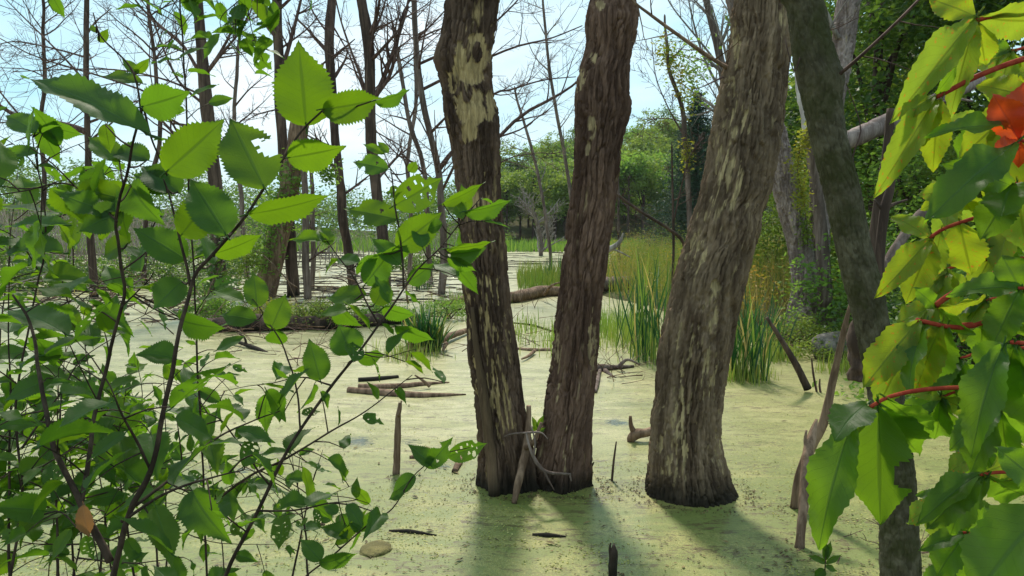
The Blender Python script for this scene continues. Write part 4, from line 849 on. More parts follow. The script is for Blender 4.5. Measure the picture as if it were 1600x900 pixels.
def grass_field(name, label, n, sampler, h, w, mat, tint=(0, 1), lean=.35, cat='grass'):
    pos = np.array([sampler() for _ in range(n)]); z = pos[:, 2]
    H = h[0] + (h[1] - h[0]) * NR.random(n); cl = fbm(np.stack([pos[:, 0] * .9, pos[:, 1] * .5, z * 0], -1), 3, 7)
    H = H * (.55 + .9 * cl)
    W = w * (0.6 + .8 * NR.random(n)) * (1 + pos[:, 1] / 26)
    a = NR.uniform(0, 2 * np.pi, n); D = np.stack([np.cos(a), np.sin(a), a * 0], -1); S = np.stack([-np.sin(a), np.cos(a), a * 0], -1)
    bend = NR.uniform(.05, lean, n) * H
    t = np.array([0, .4, .75, 1.0]); ww = np.array([1, .9, .55, .06])
    ctr = pos[:, None] + D[:, None] * (bend[:, None] * t ** 2)[..., None] + np.array([0, 0, 1.0]) * (H[:, None] * t)[..., None]
    off = S[:, None] * (W[:, None] * ww * .5)[..., None]
    V = np.concatenate([ctr - off, ctr + off], 1).reshape(-1, 3)
    b = (np.arange(n) * 8)[:, None]; i = np.arange(3)[None]
    F = np.stack([b + i, b + i + 4, b + i + 5, b + i + 1], -1).reshape(-1, 4)
    pt = fbm(np.stack([pos[:, 0] * .45, pos[:, 1] * .22, z * 0], -1), 3, 19)
    tn = np.clip(tint[0] + (tint[1] - tint[0]) * (.5 * sstep(.3, .7, pt) + .5 * NR.random(n)), 0, 1)
    mb = MB(); mb.add(V, F, tint=np.repeat(tn, 8))
    return tag(part(name, mb, M[mat], None, False), label, cat, kind='stuff')
def brush(label, px, py, sx, sy, n, L, rr=(.004, .010), mats=('twig', 'bark_tan'), lift=.12):
    g0 = gnd(px, py); root = thing('brush_pile', label, 'brush', (g0[0], g0[1], 0), 'tangles of dead twigs')
    for k in range(n):
        br = []; a = gnd(px + R.gauss(0, sx), py + R.gauss(0, sy)); a[2] = R.uniform(0, lift)
        grow(br, a, [R.uniform(-1, 1), R.uniform(-.4, .3), R.uniform(-.12, .4)], L * R.uniform(.5, 1.3), R.uniform(*rr), 1, 2, -.05, .2, .12, 2.5, .7, .0028)
        part('branch', limb_mesh(br), M[mats[k % len(mats)]], root)
brush('tangle of twigs on the water behind the twin trunk gap', 830, 530, 40, 14, 24, .8)
brush('twiggy debris at the foot of the reeds by the leaning tree', 965, 585, 26, 10, 18, .6)
brush('twiggy debris along the log between the trunks', 790, 485, 70, 10, 26, 1.1, (.006, .014))
brush('dead twigs around the sword-leaf clump', 660, 555, 60, 10, 16, .6)
brush('pale dead branches at the foot of the grey tree', 1290, 500, 24, 10, 18, 1.0, (.006, .014), ('twig_grey', 'bark_tan'), .4)
brush('dead twigs on the mud beside the boulder', 1255, 548, 40, 8, 18, .6)
brush('wet twigs and leaf scraps on duckweed beside the mossy trunk', 1400, 862, 36, 12, 16, .22, (.002, .004), ('twig',), .01)
brush('fine twigs at the water edge under the shrub beside floating logs', 480, 560, 60, 14, 20, .6)
brush('grey dead branches in the shallow water left of the hummock', 230, 470, 80, 16, 26, 1.3, (.008, .018), ('bark_grey', 'bark_tan'), .5)
for (px, py, lab) in [(130, 425, 'tangle of grey fallen branches in the far left water'), (40, 455, 'fallen grey limbs behind the left edge bush'), (250, 412, 'jumble of pale dead limbs behind the forked sapling'), (560, 462, 'grey fallen branches among the flooded dead trees'), (190, 500, 'brown dead branches in the water left of the hummock')]:
    brush(lab, px, py, 70, 9, 26, 2.0 * 1.8 * FPX / (py - 350) / 24, (.012, .03), ('bark_grey', 'bark_tan', 'twig_grey'), .7)
for (px, Y, r, lab) in [(90, 24, (2.2, 1.2, 1.1), 'low green bush in the water at far left'), (235, 27, (2.4, 1.2, 1.3), 'low green bush behind the forked sapling'), (330, 33, (2.6, 1.2, 1.6), 'green bush beyond the ivy-footed dead tree'), (640, 36, (2.4, 1.2, 1.0), 'low bush beyond the tall red-limbed dead tree'), (20, 30, (2.6, 1.3, 2.0), 'green bush farthest left across the water')]:
    bush('water_bush', lab, 'foliage_dark', ((px - 800) / FPX * Y, Y, 0.0), r, 120, 26, .13, group='bushes standing in the pond', spread=.22)
brush('tangled twigs in the crotch at the foot of the twin trunks', 842, 757, 9, 3, 10, .22, (.003, .006), ('bark_tan', 'twig'), .12)
def samp_marsh():
    while True:
        y = 13.5 + 38 * R.random() ** 1.4; x = shore(y) + R.uniform(.3, 8 + y * .12)
        if x / y < .46 and not (y < 15.5 and x / y > .335): return (x, y, max(-.05, hz(x, y)) - .03)
grass_field('marsh_grass', 'tall yellow and rust marsh grass sweeping behind the trunks', 13000, samp_marsh, (.4, 1.45), .009, 'grass', (0.0, 1.05))
cc = []
while len(cc) < 1500:      # leafy herbs mixed through the marsh grass
    y = 12.5 + 36 * R.random() ** 1.3; x = shore(y) + .2 + R.uniform(0, 8 + y * .12)
    if x / y > .47 or (y < 15.5 and x / y > .345): continue
    hh = (.5 + .9 * vn(np.array([[x * .8, y * .5, 0.]]), 31)[0]) * (.55 + .03 * min(y, 30))
    for q in range(2): cc.append([x + R.gauss(0, .12), y + R.gauss(0, .12), max(0, hz(x, y)) + hh * R.uniform(.25, 1.0)])
cc = np.array(cc); V, F, t = leaf_cloud(cc, 30, .13 + .006 * cc[:, 1], .075, flat=.9, aspect=.4)
pt = fbm(np.stack([cc[:, 0] * .4, cc[:, 1] * .2, cc[:, 0] * 0], -1), 3, 19); t = np.clip(np.repeat(sstep(.3, .72, pt), 120) * .5 + t * .52, 0, 1)
mb = MB(); mb.add(V, F, tint=t); tag(part('marsh_weeds', mb, M['herbs'], None, False), 'yellowing and rusty marsh weeds among the grass', 'weeds', kind='stuff')
def samp_tongue():
    while True:
        y = R.uniform(23, 30); x = R.gauss(1.2, .9)
        if 0.2 < x < 3: return (x, y, -.03)
grass_field('marsh_grass', 'yellow-green grass tongue behind the gap of the twin trunks', 1500, samp_tongue, (.25, .8), .011, 'grass', (-.1, .7))
def samp_edge():
    while True:
        y = R.uniform(9.6, 14.5); x = shore(y) - 1.5 + R.gauss(0, .5)
        if x > 1.1 and x / y < .2: return (x, y, -.03)
grass_field('shore_grass', 'bright green fine grass in the shallows between the twin trunks and leaning tree', 1300, samp_edge, (.12, .5), .007, 'grass_green', (.1, .85))
def samp_small():
    px, py, sx, sy = R.choice([(1165, 592, 22, 5), (640, 556, 26, 6), (700, 490, 26, 8), (1215, 560, 16, 5), (815, 520, 24, 12), (880, 540, 20, 10), (735, 478, 30, 8), (1330, 580, 24, 4)])
    g = gnd(px + R.gauss(0, sx), py + R.gauss(0, sy)); return (g[0], g[1], -.03)
grass_field('grass_tufts', 'short grass tufts scattered at the water edge', 2400, samp_small, (.08, .36), .008, 'grass_green', (.0, .9))
def samp_far():
    y = R.uniform(72, 112); px = R.uniform(-200, 1010); return ((px - 800) / FPX * y, y, 0.0)
grass_field('far_reeds', 'band of green reeds along the far shore', 12000, samp_far, (.5, 1.3), .03, 'grass_green', (.0, .7))
def samp_west():
    px, py = R.uniform(-150, 780), R.choice([R.uniform(392, 410), R.uniform(400, 470)])
    g = gnd(px, py); return (g[0], g[1], -.03)
grass_field('pond_stubble', 'dead brown stubble standing in the western water', 700, samp_west, (.1, .4), .010, 'grass', (.45, 1.0))

# ------------------------------------------------------------------ sticks lying in the far water, floating litter
mb = MB()
for i in range(650):
    py = 386 + 88 * R.random() ** 1.25; px = R.uniform(-120, 940) if py < 420 else R.uniform(-120, 780); g = gnd(px, py)
    L = R.uniform(.5, 2.6) * g[1] / 26; a = R.gauss(0, .6); d = np.array([math.cos(a), math.sin(a), 0]); r = R.uniform(.008, .02) * g[1] / 26 + .004
    m = np.array([g[0], g[1], r * .3]); w = np.array([-d[1], d[0], 0]) * R.gauss(0, .08) * L
    add_tube(mb, smooth_path(np.array([m - d * L / 2, m + w, m + d * L / 2]), 4), [r, r, r, r * .4], 4, patch=0.0)
tag(part('driftwood_sticks', mb, M['bark_far'], None), 'countless dark sticks lying in lines on the far pale water', 'sticks', kind='stuff')
V = []; F = []; tn = []; k = 0
for i in range(6500):
    py = 500 + 400 * R.random() ** .8; px = R.uniform(-60, 1640); g = gnd(px, py)
    if fbm(np.array([[g[0] * 1.6, g[1] * 2.2, 0]]), 3, 23)[0] < .50: continue
    L = R.uniform(.004, .016) * (2.4 if R.random() < .05 else 1); a = R.uniform(0, 6.3); d = np.array([math.cos(a), math.sin(a), 0]) * L; s = np.array([-math.sin(a), math.cos(a), 0]) * L * R.uniform(.15, .5)
    z = np.array([0, 0, .004 + R.uniform(0, .006)]); u = np.array([0, 0, L * .3])
    V += [g + z - d, g + z + s + u * .6, g + z + d + u * R.random(), g + z - s + u * .3]; F += [[k, k + 1, k + 2], [k, k + 2, k + 3]]; k += 4; tn += [R.random()] * 4
mb = MB(); mb.add(np.array(V), np.array(F), tint=np.array(tn)); tag(part('floating_litter', mb, M['litter'], None, False), 'specks of dead leaf litter floating on the duckweed', 'litter', kind='stuff')

def rock(name, label, c, r, mat, seed, cat='rock'):
    bm = bmesh.new(); bmesh.ops.create_icosphere(bm, subdivisions=4, radius=1.0)
    me = bpy.data.meshes.new(name); bm.to_mesh(me); bm.free()
    V = np.zeros(len(me.vertices) * 3); me.vertices.foreach_get('co', V); V = V.reshape(-1, 3)
    n = fbm(V * 1.6 + seed, 4, seed); V = V * (0.72 + .56 * n)[:, None] * np.asarray(r)
    me.vertices.foreach_set('co', V.ravel()); me.update(); me.materials.append(mat)
    for p in me.polygons: p.use_smooth = True
    o = link(bpy.data.objects.new(name, me)); o.location = c; return tag(o, label, cat)
def mat_rock(name, a, b, c):
    k = NT(name); m = k.mapped(); n = k.noise(m, 7, 6, .7); n2 = k.noise(m, 30, 4, .7)
    col = k.mix(k.rng(n, .4, .65), a, b); col = k.mix(k.rng(n2, .5, .7, 0, .7), col, c)
    return k.out(k.n('BsdfPrincipled', {'Base Color': col, 'Roughness': .9, 'Normal': k.n('Bump', {'Height': n2, 'Strength': .6, 'Distance': .02})}))
M['rock'] = mat_rock('grey_stone', (.12, .10, .085), (.25, .21, .18), (.07, .07, .035)); M['moss_rock'] = mat_rock('weed_caked_stone', (.10, .085, .022), (.20, .165, .05), (.035, .03, .01))
# fronds of the duckweed mat standing proud of the near surface
n = 26000; py_ = 560 + 350 * NR.random(n); px_ = NR.uniform(-60, 1660, n)
dy_ = (py_ - 450) / FPX; gy = 1.8 / np.tan(np.arctan(dy_) + PITCH); g = np.stack([(px_ - 800) / FPX * np.sqrt(gy ** 2 + 1.8 ** 2) * np.cos(np.arctan(dy_)), gy, np.full(n, .002)], -1)
cl = fbm(np.stack([g[:, 0] * 2.2, g[:, 1] * 3.0, g[:, 2] * 0], -1), 4, 77); g = g[cl > .46]; cl = cl[cl > .46]; n = len(g)
L = NR.uniform(.003, .009, n)[:, None]; a = NR.uniform(0, 6.3, n); d = np.stack([np.cos(a), np.sin(a), a * 0], -1) * L; sd_ = np.stack([-np.sin(a), np.cos(a), a * 0], -1) * L * .7; u = np.array([0, 0, 1.0]) * L * NR.uniform(.1, .9, (n, 1))
V = np.stack([g - d, g + sd_ + u, g + d + u * .6, g - sd_ + u * .2], 1).reshape(-1, 3); F = np.arange(n * 4).reshape(-1, 4); F = np.concatenate([F[:, [0, 1, 2]], F[:, [0, 2, 3]]])
tn = np.clip(.6 * NR.random(n) + 1.0 * (cl - .46), 0, 1); mb = MB(); mb.add(V, F, tint=np.repeat(tn, 4))
tag(part('duckweed_fronds', mb, M['fronds'], None, False), 'tiny duckweed fronds crowding the near water', 'duckweed', kind='stuff')
# scraps gathered round the trunk feet and sticks
V = []; F = []; tn = []; k = 0
for (px, py, rad, n) in [(795, 757, .27, 420), (880, 757, .27, 420), (1080, 768, .36, 560), (620, 747, .06, 60), (958, 905, .06, 60), (1240, 798, .07, 70), (1248, 868, .07, 70)]:
    c = gnd(px, py)
    for i in range(n):
        a = R.uniform(0, 6.3); q = rad * (1 + abs(R.gauss(0, .22))); g = np.array([c[0] + q * math.cos(a), c[1] + q * .95 * math.sin(a), .004])
        L = R.uniform(.003, .012); b = R.uniform(0, 6.3); d = np.array([math.cos(b), math.sin(b), 0]) * L; sd_ = np.array([-math.sin(b), math.cos(b), 0]) * L * .5; u = np.array([0, 0, L * R.uniform(0, .9)])
        V += [g - d, g + sd_ + u, g + d + u * .5, g - sd_]; F += [[k, k + 1, k + 2], [k, k + 2, k + 3]]; k += 4; tn += [R.random()] * 4
mb = MB(); mb.add(np.array(V), np.array(F), tint=np.array(tn)); tag(part('gathered_litter', mb, M['litter'], None, False), 'dark scraps of litter gathered round the trunk feet', 'litter', kind='stuff')
c = gnd(1308, 560); rock('rock', 'grey boulder at the water edge beside the mossy trunk', (c[0], c[1], .14), (.36, .28, .24), M['rock'], 4)
c = gnd(587, 858); rock('mossy_stone', 'small olive mossy stone just breaking the duckweed', (c[0], c[1], .0), (.095, .10, .028), M['moss_rock'], 8, 'stone')
c = gnd(760, 538); rock('rock', 'dark wet lump of earth behind the foot of the left twin trunk', (c[0] + .2, c[1], .0), (.2, .15, .1), M['moss_rock'], 12)

# ------------------------------------------------------------------ broad leaves close to the camera
def leaf_mesh(name, mat, W=.34, peak=.42, teeth=15, tooth=.075, fold=.22, curl=.10, wave=.02, holes=(), twist=0.0, tip=.75, seed=0, asym=0.0, nt=None, acum=.5):
    """unit-length leaf along +Y: serrated edge, folded at the midrib, curled, with chewed holes"""
    nt = nt or teeth * 2; m = 7 if not holes else 15
    t = np.linspace(0, 1, nt + 1); us = np.linspace(-1, 1, m)
    a = peak / (1 - peak) * tip
    w = (t ** a) * ((1 - t) ** tip); w = w * (1 - acum * sstep(.58, .95, t)); w = W * w / w.max(); w[0] = max(w[0], .006)
    rg = np.random.default_rng(seed)
    T, U = np.meshgrid(t, us, indexing='ij'); Wd = np.repeat(w[:, None], m, 1)
    ed = np.abs(U) ** 3
    saw = np.where(np.arange(nt + 1) % 2 == 1, 1.0, 0.0)[:, None]
    big = 1 + .05 * np.sin(T * 9 + seed) * ed + (rg.normal(0, .02, (nt + 1, 1)) * ed)
    X = U * Wd * big * (1 - tooth * 1.6 * saw * ed) * (1 + asym * np.sign(U))
    Yy = T + saw * ed * (-.55 * tooth * .25) - .03 * np.abs(U) * (1 - T)
    Z = fold * np.abs(X) - curl * T ** 2 + wave * np.sin(T * 14 + U * 2 + seed) * np.abs(U) + .004 * np.cos((T * 11 - np.abs(U) ** .8 * 2.6) * 2 * np.pi) * np.abs(U) * (1 - T)
    if twist:
        an = twist * T; X, Z = X * np.cos(an) - Z * np.sin(an), X * np.sin(an) + Z * np.cos(an)
    V = np.stack([X, Yy, Z], -1).reshape(-1, 3)
    i = np.arange(nt)[:, None] * m; j = np.arange(m - 1)[None]
    F = np.stack([i + j, i + j + 1, i + m + j + 1, i + m + j], -1).reshape(-1, 4)
    tc_ = ((T[:-1, :-1] + T[1:, 1:]) / 2).ravel(); uc = ((U[:-1, :-1] + U[1:, 1:]) / 2).ravel()
    keep = np.ones(len(F), bool)
    for hu, ht, ru, rt in holes: keep &= ((uc - hu) / ru) ** 2 + ((tc_ - ht) / rt) ** 2 > 1
    F = F[keep]
    # petiole
    ps = np.array([[0, -.13, .02], [0, -.06, .0], [0, .02, .0]]); PV, PF = tube(ps, [.012, .011, .009], 5)
    mb = MB(); mb.add(V, F); mb.add(PV, PF)
    me = mb.mesh(name, mat)
    uvs = np.concatenate([np.stack([U * .5 + .5, T], -1).reshape(-1, 2), np.full((len(PV), 2), .5)])
    ul = me.uv_layers.new(name='UVMap'); li = np.zeros(len(me.loops), np.int32); me.loops.foreach_get('vertex_index', li)
    ul.data.foreach_set('uv', uvs[li].astype(np.float32).ravel())
    return me
def frame(base, tip, nrm):
    """matrix taking the unit leaf to base->tip with its upper face towards nrm"""
    b = np.asarray(base, float); y = np.asarray(tip, float) - b; L = np.linalg.norm(y); y /= L
    z = np.asarray(nrm, float); z = z - y * (z @ y); z /= np.linalg.norm(z) + 1e-9; x = np.cross(y, z)
    return x, y, z, L
def put_leaf(me, parent, base, tip, nrm, wide=1.0, name='leaf'):
    x, y, z, L = frame(base, tip, nrm); og = np.array(parent.matrix_world.translation if False else root_loc(parent))
    m = Matrix([[x[i] * L * wide, y[i] * L, z[i] * L, base[i] - og[i]] for i in range(3)] + [[0, 0, 0, 1]])
    o = link(bpy.data.objects.new(name, me), parent); o.matrix_basis = m
    return o
def root_loc(o):
    v = np.array(o.location)
    while o.parent: o = o.parent; v = v + np.array(o.location)
    return v
def rot_about(v, ax, a):
    ax = unit(ax); return v * math.cos(a) + np.cross(ax, v) * math.sin(a) + ax * (ax @ v) * (1 - math.cos(a))

LV = {}
def mk(key, mat, **kw): LV[key] = leaf_mesh('leaf', M[mat], **kw)
for mk_, mt in (('', 'leaf'), ('y', 'leaf_young')):
    mk('o1' + mk_, mt, W=.37, peak=.40, teeth=21, tooth=.075, tip=.95, seed=1); mk('o2' + mk_, mt, W=.33, peak=.38, teeth=19, tooth=.08, tip=.95, seed=2, fold=.35, curl=.18)
    mk('e1' + mk_, mt, W=.27, peak=.40, teeth=21, tooth=.075, tip=.9, seed=3, curl=.15); mk('e2' + mk_, mt, W=.24, peak=.42, teeth=19, tooth=.075, tip=.9, seed=4, fold=.45, curl=.22, twist=.5)
    mk('s1' + mk_, mt, W=.30, peak=.42, teeth=20, tooth=.08, tip=.9, seed=5, curl=.05, twist=-.4); mk('c1' + mk_, mt, W=.34, peak=.36, teeth=19, tooth=.08, tip=.95, seed=6, fold=.6, curl=.30)
    mk('d1' + mk_, mt, W=.31, peak=.38, teeth=18, tooth=.08, tip=.95, seed=10, fold=.75, curl=.42, wave=.05); mk('d2' + mk_, mt, W=.28, peak=.42, teeth=18, tooth=.08, tip=.9, seed=11, fold=.12, curl=.35, twist=.9, wave=.06)
    mk('h1' + mk_, mt, W=.36, peak=.42, teeth=21, seed=7, tooth=.075, tip=.9, holes=[(.75, .42, .40, .12), (.45, .55, .2, .05)])
    mk('h2' + mk_, mt, W=.34, peak=.42, teeth=28, seed=8, tooth=.04, tip=1.0, holes=[(-.4, .35, .14, .03), (.3, .5, .18, .03), (-.25, .6, .14, .02), (.5, .3, .15, .02), (.15, .72, .16, .02), (-.55, .5, .14, .02), (.6, .62, .3, .05), (-.2, .22, .14, .02), (-.9, .7, .3, .05)])
    mk('h3' + mk_, mt, W=.30, peak=.42, teeth=21, seed=9, tooth=.075, tip=.9, holes=[(-1.0, .6, .7, .09), (.9, .75, .5, .06), (.3, .3, .12, .03)])
PLAIN = ['o1', 'o2', 'e1', 'e2', 's1', 'c1', 'd1', 'd2', 'e1', 'o2', 'h3', 'd1', 'h2']
NAT = {'o1': .74, 'o2': .66, 'e1': .54, 'e2': .48, 's1': .6, 'c1': .68, 'h1': .72, 'h2': .68, 'h3': .6}

def shrub(name, label, cat, root_px, stems, manual, auto, group=None, dense=.62):
    """stems: (photo points with distance, r0, r1 in mm); manual: (base px, tip px, distance, dz tip, width px, mesh, tilt); auto: (stem index, t0, t1, spacing, leaf length m, young)"""
    base = at(*root_px); base[2] = min(base[2], .45)
    root = thing(name, label, cat, base, group); paths = []
    for k, (pts, r0, r1) in enumerate(stems):
        P = np.array([at(*p) for p in pts])
        if k == 0: P = np.vstack([base - [0, 0, .05] + (P[0] - base - (P[1] - P[0]) * .6) * np.linspace(0, 1, 8)[:, None], P])
        n = max(10, len(P) * 5); S = smooth_path(P, n); S += (fbm(S * 14, 2, k)[:, None] - .5) * .008
        mb = MB(); rr = np.linspace(r0, r1, n) * .001; add_tube(mb, S, rr, 8 if r0 > 3 else 6, .12, k, 60, patch=0.0)
        part('stem', mb, M['shrub_stem'], root); paths.append(S)
    allp = np.concatenate(paths)
    for (b, t, Y, dy, w, key, tilt) in manual:
        B = at(b[0], b[1], Y); T = at(t[0], t[1], Y + dy)
        ax = unit(T - B); n = unit(CAM - B); n = n - ax * (n @ ax); n = rot_about(unit(n), ax, math.radians(tilt))
        lp = math.hypot(t[0] - b[0], t[1] - b[1]); L = np.linalg.norm(T - B); kk = key.rstrip('y')
        wide = (w / FPX * Y) / max(.35, math.cos(math.radians(tilt))) / (L * NAT[kk]) * 1.0
        put_leaf(LV[key], root, B, T, n, wide)
        j = np.argmin(np.linalg.norm(allp - B, axis=1)); q = allp[j]
        if .012 < np.linalg.norm(q - B) < .30:
            mb = MB(); add_tube(mb, smooth_path(np.array([q, (q + B) / 2 + [0, 0, -.004], B]), 6), np.linspace(.0016, .0009, 6), 5, patch=0.0); part('twig', mb, M['shrub_stem'], root)
    for (si, t0, t1, sp, L, young) in auto:
        S = paths[si]; ln = np.linalg.norm(np.diff(S, axis=0), axis=1); cum = np.concatenate([[0], np.cumsum(ln)]); tot = cum[-1]
        s = t0 * tot; side = R.choice([-1, 1])
        while s < t1 * tot:
            p = np.array([np.interp(s, cum, S[:, k]) for k in range(3)]); d = unit(np.array([np.interp(min(tot, s + .02), cum, S[:, k]) for k in range(3)]) - np.array([np.interp(max(0, s - .02), cum, S[:, k]) for k in range(3)]))
            sd = unit(np.cross(d, unit(CAM - p) * R.choice([1, 1, .3]) + perp(d) * .5)) * side
            od = unit(sd * R.uniform(.7, 1.1) + d * R.uniform(.1, .6) + np.array([0, 0, R.uniform(-.45, .25)]))
            l = L * R.choice([R.uniform(.4, .7), R.uniform(.7, 1.25), R.uniform(.75, 1.2)])
            pet = l * .16; b = p + od * pet
            if R.random() < .45:      # on a short side twig
                tw = unit(sd * R.uniform(.3, 1) * R.choice([-1, 1]) + d * .5 + perp(d) * .7) * R.uniform(.03, .10); e2 = p + tw + [0, 0, -.01]
                mb = MB(); add_tube(mb, smooth_path(np.array([p, p + tw * .5, e2]), 5), np.linspace(.0013, .0008, 5), 4, patch=0.0); part('twig', mb, M['shrub_stem'], root); b = e2
            nrm = unit(np.array([R.gauss(0, .5), R.gauss(0, .5) - .25, 1.0]))
            if abs(nrm @ od) > .9: nrm = perp(od)
            key = R.choice(PLAIN) + ('y' if R.random() < young else '')
            tp = b + unit(od + [0, 0, -.15 * R.random()]) * l
            if np.linalg.norm(b - CAM) > .55: put_leaf(LV[key], root, b, tp, nrm, R.uniform(.8, 1.05))
            side = -side; s += sp * dense * R.uniform(.6, 1.3)
    return root, paths

D1 = 1.02
M1 = [((478, 193), (468, 62), D1, -.03, 98, 'o1y', 8), ((507, 170), (604, 158), D1 - .02, .03, 56, 'o2y', 20), ((588, 156), (650, 148), D1, .05, 17, 'e2', 60), ((452, 246), (540, 232), D1, -.02, 58, 's1y', 15),
      ((412, 290), (358, 178), D1 - .03, .02, 96, 'h1y', 5), ((262, 266), (354, 186), D1 - .04, .02, 80, 'o1y', 10), ((224, 205), (18, 84), D1 - .08, .06, 56, 'e1', 35), ((223, 166), (298, 146), D1 - .05, .02, 62, 's1', 15),
      ((352, 364), (296, 272), D1 - .02, .02, 74, 'o1', 12), ((392, 334), (526, 314), D1, .03, 42, 'e1y', 40), ((336, 396), (416, 372), D1 + .02, .02, 33, 'e1y', 45), ((284, 366), (336, 300), D1, .03, 66, 'o2y', 15),
      ((288, 404), (208, 352), D1 + .03, -.02, 58, 'o1', 25), ((278, 300), (215, 248), D1 + .05, .02, 55, 'o2', 20), ((330, 412), (312, 346), D1 + .04, .03, 26, 's1', 40),
      ((262, 300), (205, 262), D1 + .06, .0, 45, 'c1', 20), ((230, 250), (165, 225), D1 + .04, .02, 38, 'o2', 30), ((186, 250), (135, 208), D1 + .05, .02, 40, 'o1y', 20), ((165, 195), (172, 240), D1 + .02, .0, 26, 'o1y', 10),
      ((205, 290), (240, 350), D1 + .05, -.02, 50, 'c1', 35), ((190, 330), (120, 360), D1 + .05, -.02, 52, 'o1', 25), ((190, 310), (110, 290), D1 + .08, .02, 46, 'o1y', 15), ((200, 380), (150, 400), D1 + .06, .02, 36, 'o2y', 30),
      ((220, 130), (150, 108), D1, .02, 20, 'e1y', 40), ((215, 115), (190, 90), D1, .0, 18, 'o1y', 20), ((212, 112), (235, 92), D1, .0, 16, 'o1y', 30), ((155, 65), (170, 45), D1, 0, 15, 'o1y', 20), ((150, 50), (140, 38), D1, 0, 10, 'o1y', 10),
      ((285, 440), (235, 480), D1 + .05, -.03, 50, 'e1', 40), ((282, 500), (345, 520), D1 + .08, -.02, 40, 'o2', 45), ((270, 560), (215, 545), D1 + .05, -.02, 40, 'c1', 40)]
S1 = [([(176, 905, 1.0), (205, 800, 1.0), (228, 752, 1.0), (243, 700, 1.0), (258, 620, 1.0), (275, 550, 1.0), (286, 490, 1.01), (303, 432, 1.02), (335, 395, 1.02), (385, 335, 1.02), (432, 266, 1.02), (472, 205, 1.02), (505, 172, 1.02)], 6.6, 1.3),
      ([(170, 880, 1.0), (140, 820, 1.0), (122, 785, 1.0), (88, 700, 1.02), (76, 640, 1.05), (62, 570, 1.08), (45, 500, 1.1), (20, 460, 1.1)], 5.5, 1.6),
      ([(124, 788, 1.0), (140, 705, 1.04), (150, 640, 1.08), (170, 560, 1.1), (192, 460, 1.08), (182, 382, 1.06), (180, 340, 1.05), (200, 270, 1.02), (220, 190, 1.0), (222, 165, 1.0), (208, 112, 1.0), (160, 60, 1.0), (146, 20, 1.0)], 3.4, .8),
      ([(296, 448, 1.02), (290, 400, 1.02), (278, 352, 1.02), (262, 302, 1.03), (255, 280, 1.03)], 2.4, 1.0),
      ([(212, 790, 1.0), (270, 745, 1.06), (330, 690, 1.12), (400, 655, 1.2), (440, 640, 1.22)], 2.4, .9),
      ([(190, 815, 1.0), (260, 770, .98), (330, 745, .96), (380, 735, .94)], 2.6, .9),
      ([(232, 735, 1.0), (205, 680, .98), (185, 640, .96), (170, 600, .95)], 2.4, .9),
      ([(185, 345, 1.05), (150, 310, 1.1), (100, 285, 1.12), (30, 300, 1.15), (-30, 310, 1.15)], 1.8, .8),
      ([(195, 420, 1.08), (230, 390, 1.12), (235, 350, 1.14)], 1.5, .8),
      ([(222, 170, 1.0), (235, 215, 1.0), (260, 275, 1.02)], 1.7, 1.0),
      ([(190, 480, 1.08), (230, 440, 1.12), (240, 425, 1.12)], 1.3, .8)]
A1 = [(4, .2, 1, .045, .075, .2), (5, .2, 1, .045, .08, .1), (6, .2, 1, .045, .085, 0), (7, .15, 1, .045, .075, .4), (8, .3, 1, .05, .06, .5), (2, .05, .62, .07, .08, .25), (1, .3, 1, .055, .085, .15), (0, .12, .45, .09, .07, .2), (10, .4, 1, .04, .06, .6)]
sh1, pa1 = shrub('sapling', 'tall broad-leaved sapling forking from one stem close to the camera', 'sapling', (178, 905, 1.0), S1, M1, A1, 'saplings on the near bank', .7)
put_leaf(leaf_mesh('dead_leaf', M['dry_leaf'], W=.30, peak=.5, teeth=8, seed=77, curl=.3, fold=.4), sh1, at(130, 790, .99), at(135, 842, .98), [.3, -1, .2], .9, 'dead_leaf')

